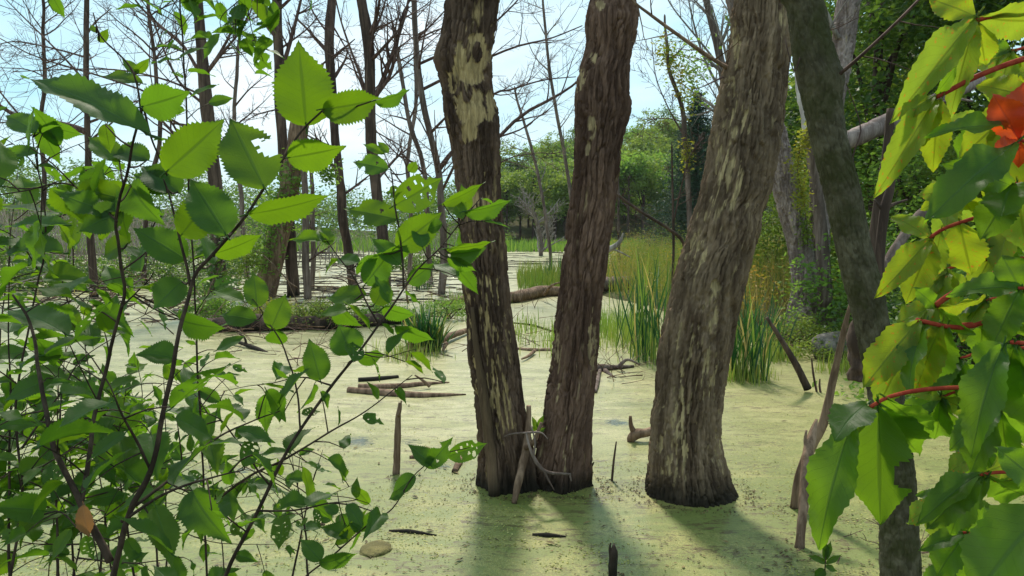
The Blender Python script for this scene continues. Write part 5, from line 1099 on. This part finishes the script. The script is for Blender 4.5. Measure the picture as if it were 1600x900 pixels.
D2 = 1.36
M2 = [((620, 342), (533, 322), D2, .03, 44, 'h3y', 20), ((622, 384), (694, 332), D2, .03, 58, 'o1y', 15), ((618, 320), (694, 278), D2, .03, 58, 'h2y', 10), ((572, 442), (612, 392), D2, .02, 50, 'o1', 10), ((570, 462), (503, 461), D2, .02, 33, 'e1y', 35),
      ((586, 474), (610, 434), D2, .02, 40, 'o2y', 10), ((638, 440), (682, 412), D2, .02, 32, 'o2', 20), ((624, 412), (580, 368), D2, .02, 34, 'o1', 20), ((598, 396), (656, 392), D2, .03, 24, 'e1', 50), ((512, 376), (445, 366), D2, .03, 15, 'e2y', 50), ((515, 382), (498, 348), D2, .02, 26, 'o2y', 20),
      ((705, 396), (768, 398), D2, .04, 30, 'c1', 35), ((702, 402), (745, 430), D2, .03, 22, 'e1', 40), ((700, 388), (778, 386), D2, .05, 20, 'e1y', 55), ((728, 330), (809, 322), D2, .06, 20, 'e2', 55), ((692, 318), (764, 290), D2, .03, 20, 'e1y', 40), ((722, 340), (700, 300), D2, .03, 26, 'o1y', 20),
      ((640, 268), (652, 252), D2, .0, 18, 'o1y', 20), ((604, 264), (548, 250), D2, .02, 34, 'h3', 20), ((600, 240), (565, 222), D2, 0, 14, 'e1y', 20), ((606, 238), (590, 220), D2, 0, 14, 'o1y', 20), ((625, 300), (600, 300), D2, .02, 20, 'h3y', 20),
      ((398, 500), (338, 487), D2 - .05, .02, 36, 'e1', 20), ((402, 478), (396, 422), D2 - .05, .02, 42, 'o1y', 5), ((424, 512), (448, 458), D2 - .05, .02, 46, 'o1y', 8), ((378, 470), (328, 446), D2 - .05, .03, 22, 'e1y', 40), ((430, 516), (440, 545), D2 - .05, .02, 34, 'c1', 20),
      ((548, 552), (530, 506), D2 - .05, 0, 60, 'o1', 12), ((500, 592), (484, 528), D2 - .08, 0, 46, 'o1', 12), ((560, 560), (606, 556), D2 - .05, .03, 22, 'e2', 45), ((620, 510), (680, 540), D2, .03, 26, 'e1', 50), ((600, 480), (650, 500), D2, .03, 28, 'o2', 40), ((660, 385), (650, 345), D2, .03, 30, 's1', 20), ((690, 350), (665, 360), D2, .02, 22, 'o1', 30), ((560, 410), (520, 400), D2, .03, 22, 'e1', 40), ((530, 480), (560, 520), D2, .03, 30, 'c1', 40)]
S2 = [([(350, 905, 1.2), (398, 805, 1.22), (440, 722, 1.24), (472, 668, 1.26), (520, 600, 1.28), (562, 548, 1.3), (612, 480, 1.34), (650, 424, 1.36), (690, 385, 1.38), (722, 344, 1.4), (750, 310, 1.42)], 5.6, .9),
      ([(630, 450, 1.36), (626, 380, 1.36), (620, 325, 1.36), (613, 270, 1.36), (600, 238, 1.36)], 2.2, .8),
      ([(592, 505, 1.34), (560, 448, 1.36), (532, 405, 1.36), (508, 372, 1.36)], 1.9, .8),
      ([(470, 670, 1.26), (462, 600, 1.28), (442, 545, 1.3), (418, 502, 1.31), (395, 468, 1.31)], 1.9, .8),
      ([(290, 820, 1.3), (380, 750, 1.27), (455, 712, 1.25), (520, 672, 1.25), (575, 640, 1.26), (645, 585, 1.28)], 3.0, .8),
      ([(400, 800, 1.22), (450, 800, 1.18), (510, 790, 1.14), (560, 780, 1.12)], 2.0, .7),
      ([(420, 760, 1.23), (380, 700, 1.2), (350, 660, 1.18), (310, 640, 1.16)], 2.0, .7),
      ([(520, 602, 1.28), (470, 590, 1.32), (420, 600, 1.36), (350, 610, 1.4)], 1.7, .6),
      ([(562, 550, 1.3), (600, 560, 1.3), (650, 545, 1.28)], 1.4, .6),
      ([(385, 830, 1.21), (340, 800, 1.18), (310, 760, 1.16)], 1.7, .7)]
A2 = [(4, .25, 1, .042, .07, .1), (5, .2, 1, .04, .065, .15), (6, .2, 1, .045, .065, .05), (7, .15, 1, .045, .065, .1), (8, .2, 1, .05, .06, .1), (9, .1, 1, .042, .062, .1), (0, .12, .55, .055, .065, .1), (2, .2, 1, .06, .055, .4), (3, .1, .6, .06, .06, .2), (0, .75, 1, .05, .06, .3)]
shrub('sapling', 'slanting sapling whose tip reaches in front of the left twin trunk', 'sapling', (352, 905, 1.2), S2, M2, A2, 'saplings on the near bank', .8)

S3 = [([(470, 910, 1.15), (520, 868, 1.16), (575, 820, 1.18), (612, 796, 1.2), (645, 745, 1.22), (690, 712, 1.24), (735, 698, 1.26)], 2.4, .8), ([(545, 845, 1.17), (530, 800, 1.17), (525, 770, 1.17)], 1.2, .6)]
M3 = [((700, 712), (764, 694), 1.25, .02, 34, 'h2', 20), ((672, 726), (640, 690), 1.23, .01, 30, 'c1', 20), ((668, 730), (708, 684), 1.23, .0, 34, 'h3', 10), ((648, 745), (610, 772), 1.22, .0, 30, 'o1', 25), ((630, 770), (605, 780), 1.2, 0, 16, 'e1', 20), ((590, 806), (560, 832), 1.18, 0, 30, 'o2', 20), ((525, 850), (580, 795), 1.16, .02, 20, 'e1y', 30), ((540, 840), (500, 815), 1.16, .02, 30, 'c1', 25), ((500, 880), (560, 870), 1.14, .01, 26, 'e1', 40), ((500, 875), (470, 840), 1.14, .01, 34, 'o1', 25), ((528, 800), (505, 790), 1.17, 0, 20, 'o1', 25), ((560, 830), (545, 800), 1.17, 0, 22, 'c1', 30)]
shrub('shoot', 'slender low shoot stretching over the duckweed with a chewed end leaf', 'shoot', (470, 915, 1.15), S3, M3, [(0, .05, .5, .05, .05, .1)])
# leafy undergrowth on the left edge
S4 = [([(15, 910, 1.3), (35, 780, 1.32), (28, 640, 1.35), (45, 500, 1.38), (70, 380, 1.4), (60, 260, 1.4), (50, 215, 1.4)], 5, 1.0), ([(35, 700, 1.33), (90, 620, 1.4), (130, 560, 1.45), (190, 520, 1.5)], 2.2, .7), ([(30, 600, 1.35), (-30, 560, 1.3)], 1.6, .8),
      ([(45, 500, 1.38), (110, 470, 1.45), (160, 440, 1.5), (230, 430, 1.55)], 1.8, .7), ([(60, 420, 1.4), (20, 370, 1.38), (-30, 350, 1.36)], 1.6, .7), ([(68, 350, 1.4), (110, 330, 1.42), (150, 290, 1.45), (180, 250, 1.48)], 1.6, .6), ([(60, 270, 1.4), (30, 230, 1.38), (-20, 200, 1.36)], 1.4, .6), ([(33, 750, 1.32), (80, 720, 1.25), (140, 690, 1.22)], 2, .7), ([(28, 820, 1.31), (90, 800, 1.25), (130, 830, 1.2), (190, 850, 1.18)], 2, .7), ([(30, 660, 1.35), (100, 660, 1.3), (160, 650, 1.28), (230, 660, 1.26)], 2, .7), ([(58, 260, 1.4), (100, 235, 1.42), (150, 215, 1.45)], 1.3, .6)]
M4 = [((60, 190), (92, 262), 1.4, .02, 30, 'e1', 25), ((0, 290), (-60, 250), 1.3, 0, 60, 'o1', 20), ((95, 395), (-15, 375), 1.3, .05, 26, 'e2', 55), ((100, 352), (0, 340), 1.3, .03, 20, 'e1', 55), ((100, 520), (5, 462), 1.2, .08, 48, 'e1', 45), ((55, 205), (5, 175), 1.38, .02, 40, 'o1', 20), ((70, 195), (130, 215), 1.4, .02, 26, 'e1', 35)]
A4 = [(i, .1, 1, .048, .075, .25) for i in range(1, 11)] + [(0, .15, 1, .06, .08, .25)]
shrub('leafy_bush', 'dense leafy bush filling the left edge of the view', 'bush', (12, 915, 1.3), S4, M4, A4)
S5 = [([(110, 915, 1.55), (130, 820, 1.6), (110, 700, 1.65), (140, 600, 1.7), (130, 500, 1.75), (160, 420, 1.8)], 4, .8), ([(128, 800, 1.6), (60, 760, 1.6), (10, 740, 1.6), (-30, 700, 1.6)], 2, .7), ([(115, 700, 1.65), (60, 640, 1.65), (0, 600, 1.65)], 2, .7), ([(135, 600, 1.7), (70, 560, 1.75), (20, 530, 1.75)], 2, .7), ([(130, 830, 1.6), (200, 780, 1.6), (260, 720, 1.6), (330, 700, 1.6)], 2, .7), ([(120, 720, 1.65), (180, 690, 1.65), (240, 630, 1.65)], 2, .7), ([(125, 850, 1.6), (60, 850, 1.6), (-20, 830, 1.55)], 2, .7), ([(125, 870, 1.58), (210, 880, 1.5), (280, 870, 1.5)], 2, .7), ([(138, 520, 1.75), (210, 500, 1.8), (260, 470, 1.8)], 1.5, .6), ([(135, 540, 1.72), (80, 480, 1.75), (20, 470, 1.75)], 1.5, .6)]
S5 += [([(140, 640, 1.7), (220, 600, 1.75), (300, 600, 1.8), (380, 560, 1.85)], 1.6, .6), ([(128, 780, 1.6), (230, 760, 1.7), (330, 780, 1.75), (430, 770, 1.8)], 1.8, .6), ([(120, 860, 1.58), (240, 830, 1.7), (360, 850, 1.75), (450, 850, 1.8)], 1.8, .6), ([(126, 700, 1.65), (60, 690, 1.5), (0, 660, 1.5), (-40, 640, 1.5)], 1.8, .6)]
A5 = [(i, .1, 1, .05, .075, .4) for i in range(1, 10)] + [(0, .1, 1, .06, .07, .4)] + [(i, .15, 1, .06, .07, .3) for i in range(10, 14)]
shrub('leafy_bush', 'lighter green bush low behind the forked sapling', 'bush', (112, 915, 1.55), S5, [], A5)
# deeper layers of the thicket: stems laid out from the photo's leafy areas
R.seed(404)
def thicket(label, d0, d1, n_main, box, leaf, young, sp):
    x0, x1, y0, y1 = box; st = []; au = []
    for k in range(n_main):
        bx = R.uniform(x0, x1); Yd = R.uniform(d0, d1); top = R.uniform(y0, y0 + (y1 - y0) * .5); dx = R.uniform(-60, 60)
        pts = [(bx, 915, Yd), (bx + dx * .3, (915 * 2 + top) / 3, Yd + .03), (bx + dx * .6, (915 + top * 2) / 3, Yd + .05), (bx + dx, top, Yd + R.uniform(-.05, .1))]
        if k: pts = [(bx, 930, Yd)] + pts[1:]
        st.append((pts, 3.2, .7)); au.append((len(st) - 1, .25 if k else .5, 1, sp, leaf, young))
        for q in range(3):
            t = R.uniform(.3, .9); yy_ = 915 + (top - 915) * t; sx_ = bx + dx * t; e = R.choice([-1, 1]) * R.uniform(60, 130)
            st.append(([(sx_, yy_, Yd + .04), (sx_ + e * .5, yy_ - R.uniform(10, 40), Yd + .06), (sx_ + e, yy_ - R.uniform(-10, 60), Yd + R.uniform(-.1, .15))], 1.6, .6)); au.append((len(st) - 1, .15, 1, sp, leaf, young))
    # main stems reach down to the ground
    shrub('leafy_bush', label, 'bush', (sum(box[:2]) / 2, 915, (d0 + d1) / 2), st, [], au, None, 1.0)
thicket('mid green thicket in the lower left corner behind the near saplings', 1.45, 1.75, 5, (-20, 230, 520, 880), .075, .15, .042)
thicket('pale small-leaved thicket deep behind the forked sapling', 1.9, 2.3, 5, (-20, 300, 470, 860), .07, .55, .05)
thicket('small-leaved thicket left of centre behind the slanting sapling', 1.6, 1.9, 3, (300, 500, 640, 880), .06, .2, .055)
thicket('leafy thicket halfway up the left edge', 1.5, 1.8, 3, (-30, 110, 240, 560), .08, .35, .05)
# twigs of leaves hanging in from above on the left
S6 = [([(300, -120, 1.6), (340, -60, 1.6), (380, 0, 1.6), (395, 50, 1.6), (412, 95, 1.6)], 3, .8), ([(330, -70, 1.6), (290, -20, 1.62), (265, 20, 1.64)], 2, .7), ([(350, -40, 1.6), (420, -10, 1.58), (445, 15, 1.58)], 2, .7), ([(375, 0, 1.6), (345, 30, 1.6), (360, 70, 1.58)], 1.4, .6), ([(320, -80, 1.6), (240, -40, 1.62), (90, -10, 1.62), (85, 20, 1.62)], 2, .7), ([(335, -60, 1.6), (300, -5, 1.6), (310, 15, 1.6)], 1.5, .6)]
R.seed(66)
t6, p6 = shrub('overhanging_branch', 'leafy branch tip hanging into the sky from above', 'branch', (300, -120, 1.6), S6, [((80, -10), (100, 30), 1.62, .02, 20, 'o2', 20), ((385, 60), (392, 92), 1.58, .02, 22, 'c1', 20), ((400, 85), (425, 110), 1.6, .02, 30, 'h3', 15), ((285, -20), (308, 30), 1.6, .02, 24, 'e1', 35)], [(0, .4, 1, .03, .06, .0), (1, .2, 1, .03, .06, 0), (2, .2, 1, .03, .065, .1), (3, .1, 1, .03, .06, 0), (5, .1, 1, .03, .06, 0)])

# ------------------------------------------------------------------ creeper on the right
for q, mt in (('g', 'vine_green'), ('y', 'vine_yellow'), ('r', 'vine_red')):
    mk('va' + q, 'vine_green' if q == 'g' else mt, W=.27, peak=.50, teeth=13, tooth=.055, seed=31, fold=.30, curl=.26, wave=.05, tip=.85, acum=.3)
    mk('vb' + q, mt, W=.24, peak=.48, teeth=13, tooth=.05, seed=32, fold=.50, curl=.36, wave=.05, tip=.85, acum=.3, twist=.35)
    mk('vc' + q, mt, W=.30, peak=.52, teeth=13, tooth=.055, seed=33, fold=.22, curl=.18, wave=.06, tip=.8, acum=.3)
    mk('vh' + q, mt, W=.30, peak=.48, teeth=24, tooth=.03, seed=34, fold=.15, curl=.08, tip=.85, acum=.3, holes=[(-1.0, .50, .55, .10), (-.75, .58, .3, .07)])
VN = {'va': .54, 'vb': .48, 'vc': .60, 'vh': .60}
def creeper(name, label, root_pt, stem_pts, leaves, group):
    base = np.array(root_pt, float)
    root = thing(name, label, 'vine', base, group)
    P = np.vstack([base[None]] + [at(*p)[None] for p in stem_pts]); S = smooth_path(P, len(P) * 8)
    mb = MB(); add_tube(mb, S, np.linspace(.0045, .0028, len(S)), 8, .15, 3, 60, patch=0.0); part('vine_stem', mb, M['shrub_stem'], root)
    for (pet, rp, lf) in leaves:
        Q = np.array([at(*p) for p in pet]); j = np.argmin(np.linalg.norm(S - Q[0], axis=1))
        if np.linalg.norm(S[j] - Q[0]) > .01: Q = np.vstack([S[j], Q])
        T = smooth_path(Q, 16); mb = MB(); add_tube(mb, T, np.linspace(rp * 1.15, rp * .9, 16) / FPX * pet[-1][2] * .5, 8, .12, 2, 70, patch=0.0)
        pt = part('petiole', mb, M['red_stem'], root)
        Y0 = pet[-1][2]
        for (b, t, dy, w, key, tilt) in lf:
            B = at(b[0], b[1], Y0); E = at(t[0], t[1], Y0 + dy); ax = unit(E - B); n = unit(CAM - B); n = unit(n - ax * (n @ ax)); n = rot_about(n, ax, math.radians(tilt))
            L = np.linalg.norm(E - B); wide = (w / FPX * Y0) / max(.35, math.cos(math.radians(tilt))) / (L * VN[key[:2]])
            o = put_leaf(LV[key], pt, B, E, n, wide, 'leaflet')
    return root
GV = 'creeper vines over the right edge'
Y = .82
creeper('creeper_vine', 'creeper vine with yellow-green leaves and red stalks at the upper right', (.95, .95, .45), [(1750, 600, .92), (1720, 300, .88), (1690, 60, .86), (1660, -60, .85)], [
    ([(1690, 5, Y), (1600, 17, Y), (1560, 22, Y), (1526, 32, Y)], 8, [((1522, 30), (1405, 158), -.02, 50, 'vby', 25), ((1524, 36), (1478, 172), .0, 46, 'vay', 15), ((1530, 38), (1538, 108), .02, 46, 'vcy', 10), ((1534, 28), (1640, 40), .0, 60, 'vcy', 20), ((1522, 24), (1452, -8), .02, 46, 'vcy', 20)]),
    ([(1700, 70, Y), (1600, 92, Y), (1530, 118, Y), (1482, 142, Y), (1462, 152, Y)], 8, [((1462, 155), (1372, 285), -.02, 44, 'vby', 20), ((1468, 158), (1452, 270), .01, 50, 'vay', 10), ((1460, 150), (1405, 180), .0, 30, 'vcy', 35), ((1462, 146), (1498, 110), -.02, 15, 'vbg', 45), ((1470, 156), (1420, 235), .02, 40, 'vcy', 20)]),
    ([(1700, 120, Y), (1640, 140, Y), (1600, 155, Y)], 6, [((1600, 155), (1498, 245), .02, 62, 'vcy', 10), ((1604, 160), (1540, 330), .0, 74, 'vcy', 15), ((1602, 150), (1530, 125), .02, 46, 'vay', 30), ((1606, 150), (1650, 60), .02, 60, 'vcy', 15)]),
    ([(1700, 260, Y - .04), (1640, 235, Y - .04), (1592, 218, Y - .04)], 6, [((1590, 216), (1556, 150), -.01, 54, 'vcr', 10), ((1594, 214), (1612, 120), .0, 64, 'vcr', 10), ((1588, 222), (1560, 232), -.02, 30, 'var', 20), ((1592, 222), (1592, 262), .0, 24, 'vbr', 25), ((1572, 196), (1468, 188), -.02, 24, 'vag', 50)]),
    ([(1700, 320, Y - .06), (1640, 300, Y - .06), (1580, 285, Y - .06)], 6, [((1585, 225), (1448, 325), -.03, 64, 'vcg', 30), ((1580, 290), (1490, 250), .0, 54, 'vag', 25), ((1584, 292), (1530, 370), .0, 62, 'vcg', 15), ((1590, 290), (1600, 400), .0, 60, 'vcy', 15), ((1582, 288), (1560, 330), -.03, 60, 'vcg', 30)])], GV)
creeper('creeper_vine', 'creeper vine with drooping yellow-green leaves in the middle right', (.9, .9, .45), [(1790, 700, .9), (1760, 480, .9), (1740, 380, .9)], [
    ([(1740, 300, .88), (1640, 312, .88), (1540, 336, .88), (1480, 355, .88), (1452, 372, .88)], 6, [((1452, 376), (1376, 448), -.02, 40, 'vby', 25), ((1456, 378), (1412, 470), .0, 58, 'vay', 10), ((1470, 362), (1452, 440), .02, 40, 'vcy', 15), ((1500, 350), (1516, 432), .0, 66, 'vcy', 8), ((1478, 356), (1485, 318), .02, 40, 'vcy', 25), ((1450, 370), (1398, 330), .02, 34, 'vay', 35)]),
    ([(1750, 400, .8), (1600, 415, .8), (1525, 440, .8), (1478, 465, .8), (1462, 478, .8)], 10, [((1462, 480), (1400, 560), .0, 50, 'vay', 20), ((1460, 478), (1438, 452), -.02, 26, 'vcg', 35), ((1466, 484), (1510, 528), -.03, 24, 'vag', 45), ((1458, 480), (1402, 500), .0, 40, 'vcy', 30), ((1466, 480), (1545, 478), -.01, 20, 'vay', 60)]),
    ([(1750, 500, .78), (1600, 492, .78), (1560, 497, .78), (1500, 512, .78), (1432, 500, .78)], 8, [((1436, 500), (1344, 602), .0, 62, 'vcy', 15), ((1438, 504), (1360, 640), .02, 80, 'vay', 12), ((1446, 506), (1400, 596), -.03, 34, 'vag', 50), ((1470, 508), (1420, 620), .02, 60, 'vcy', 15), ((1480, 510), (1448, 600), .03, 66, 'vcg', 15)]),
    ([(1720, 450, .76), (1640, 450, .76), (1590, 450, .76)], 6, [((1590, 450), (1500, 440), -.02, 30, 'vag', 50), ((1592, 455), (1545, 540), .0, 56, 'vcg', 20), ((1594, 452), (1570, 400), .0, 60, 'vcg', 20), ((1600, 455), (1620, 540), 0, 70, 'vcg', 20)])], GV)
Y = .74
creeper('creeper_vine', 'creeper vine with large green leaves hanging over the lower right', (.85, .8, .45), [(1850, 900, .86), (1800, 720, .84), (1780, 640, .84)], [
    ([(1700, 600, Y), (1560, 604, Y), (1450, 608, Y), (1390, 620, Y), (1360, 636, Y)], 7, [((1330, 664), (1262, 850), -.03, 74, 'vag', 20), ((1372, 640), (1374, 826), .0, 104, 'vhg', 5), ((1376, 634), (1442, 728), .03, 76, 'vcg', 12), ((1354, 632), (1302, 668), -.03, 52, 'vag', 45), ((1384, 622), (1460, 690), .02, 60, 'vcg', 30), ((1362, 640), (1318, 690), .0, 16, 'vby', 40)]),
    ([(1740, 560, Y - .05), (1650, 540, Y - .05), (1580, 535, Y - .05)], 7, [((1565, 545), (1500, 700), -.02, 64, 'vag', 25), ((1570, 540), (1520, 580), .02, 60, 'vcg', 20), ((1584, 540), (1560, 640), .03, 62, 'vcg', 15), ((1590, 545), (1620, 690), .0, 90, 'vcg', 30)]),
    ([(1740, 720, Y), (1640, 735, Y), (1560, 738, Y), (1530, 742, Y)], 6, [((1530, 742), (1436, 792), -.02, 34, 'vbg', 45), ((1534, 746), (1442, 822), .0, 52, 'vcg', 20), ((1540, 748), (1462, 830), .03, 60, 'vag', 35), ((1536, 738), (1600, 720), .02, 40, 'vcy', 40), ((1545, 745), (1610, 790), .02, 56, 'vcg', 30)]),
    ([(1740, 660, Y + .06), (1640, 650, Y + .06), (1560, 640, Y + .06)], 5, [((1560, 640), (1480, 690), .0, 50, 'vag', 30), ((1562, 645), (1500, 740), .02, 54, 'vcg', 40), ((1566, 648), (1570, 730), .0, 52, 'vcg', 30), ((1570, 640), (1640, 700), .0, 60, 'vcg', 30)]),
    ([(1800, 780, .6), (1700, 780, .6), (1640, 790, .6)], 6, [((1640, 790), (1505, 930), .0, 120, 'vcg', 25), ((1640, 770), (1570, 700), .0, 60, 'vcg', 30)]),
    ([(1740, 840, Y + .04), (1600, 830, Y + .04), (1540, 835, Y + .04), (1505, 832, Y + .04)], 5, [((1505, 834), (1440, 850), .0, 26, 'vbg', 40), ((1508, 838), (1452, 900), .02, 56, 'vcg', 30), ((1512, 838), (1520, 930), .02, 60, 'vcg', 25), ((1512, 832), (1560, 800), .02, 40, 'vcg', 40)])], GV)
# lower filler leaves of the creeper, tangle behind
R.seed(91)
for nm_, lab, root_pt, stem, hubs in [('creeper_vine', 'creeper vine in the shade behind the lower creeper leaves', (1.05, 1.15, .4), [(1800, 900, 1.15), (1760, 700, 1.15), (1700, 560, 1.15)], [(1560, 590), (1590, 690), (1560, 800), (1510, 880), (1600, 880), (1500, 560), (1620, 590), (1470, 620), (1540, 700), (1480, 780)]), ('creeper_vine', 'creeper vine with yellowing leaves behind the middle creeper leaves', (1.0, 1.05, .4), [(1780, 800, 1.1), (1750, 500, 1.05), (1720, 250, 1.0), (1700, 100, 1.0)], [(1560, 380), (1500, 300), (1590, 330), (1540, 470), (1480, 420), (1580, 80), (1540, 190), (1450, 520)])]:
    lv = []
    for (hx, hy) in hubs:
        y = 1.05; fl = []
        for a in (-70, -35, 0, 35, 70):
            an = math.radians(a + 110 + R.uniform(-15, 15)); l = R.uniform(70, 105) * (1 - abs(a) / 200)
            fl.append(((hx, hy), (hx + l * math.cos(an), hy + l * math.sin(an)), R.uniform(-.03, .05), l * .5, R.choice(['vag', 'vcg', 'vbg', 'vcy'] if 'shade' in lab else ['vcy', 'vay', 'vcg', 'vby']), R.uniform(10, 45)))
        lv.append(([(1730, hy - 20, y), (hx + 60, hy - 14, y), (hx, hy, y)], 5, fl))
    creeper(nm_, lab, root_pt, stem, lv, GV)
# seedlings
q = gnd(1290, 885)[1]
sd = thing('seedling', 'small pale green seedling sprouting before the forked pole', 'seedling', (*gnd(1288, 905)[:2], 0))
mb = MB(); add_tube(mb, np.array([gnd(1288, 905) - [0, 0, .05], at(1290, 870, gnd(1288, 905)[1])]), [.004, .003], 6, patch=0.0); part('stem', mb, M['shrub_stem'], sd)
yy = gnd(1288, 905)[1]
for (b, t, w, k) in [((1290, 880), (1262, 866), 9, 'e1y'), ((1290, 875), (1290, 842), 11, 'e1y'), ((1290, 872), (1300, 845), 9, 'e1y'), ((1292, 880), (1316, 866), 8, 'e1y'), ((1288, 890), (1272, 905), 14, 'o1'), ((1290, 885), (1310, 892), 9, 'e1y')]:
    B, T = at(*b, yy), at(*t, yy); put_leaf(LV[k], sd, B, T, [0.1, -.7, .6], (w / math.hypot(t[0] - b[0], t[1] - b[1])) / NAT[k.rstrip('y')] * 1.2)
sd = thing('seedling', 'tiny leafy sprout growing in the crotch of the twin trunks', 'seedling', (*at(838, 700, TW_Y - .12),))
for (b, t, w, k) in [((838, 672), (832, 650), 9, 'o1y'), ((840, 668), (850, 648), 9, 'o1y'), ((836, 676), (826, 664), 8, 'o1y'), ((842, 676), (852, 668), 8, 'o1y')]:
    put_leaf(LV[k], sd, at(*b, TW_Y - .12), at(*t, TW_Y - .13), [0.1, -.7, .6], (w / math.hypot(t[0] - b[0], t[1] - b[1])) / NAT['o1'])
mb = MB(); add_tube(mb, np.array([at(838, 700, TW_Y - .12), at(839, 670, TW_Y - .12)]), [.004, .003], 6, patch=0.0); part('stem', mb, M['shrub_stem'], sd)

# ------------------------------------------------------------------ thin summer haze
hm_ = bpy.data.materials.new('haze'); hm_.use_nodes = True; ht_ = hm_.node_tree; ht_.nodes.clear()
ho_ = ht_.nodes.new('ShaderNodeOutputMaterial'); hv_ = ht_.nodes.new('ShaderNodeVolumePrincipled'); hv_.inputs['Color'].default_value = (.86, .93, 1, 1); hv_.inputs['Density'].default_value = 0.00013; hv_.inputs['Anisotropy'].default_value = 0.2
ht_.links.new(hv_.outputs[0], ho_.inputs['Volume'])
mb = MB(); bx = np.array([[x, y, z] for z in (-1.7, 60) for y in (-70, 1520) for x in (-920, 920)], float)
mb.add(bx, np.array([[0, 2, 3, 1], [4, 5, 7, 6], [0, 1, 5, 4], [2, 6, 7, 3], [0, 4, 6, 2], [1, 3, 7, 5]]))
tag(part('haze', mb, hm_, None, False), 'thin pale summer haze over pond and hills', 'haze', kind='stuff')
SC.cycles.volume_bounces = 0
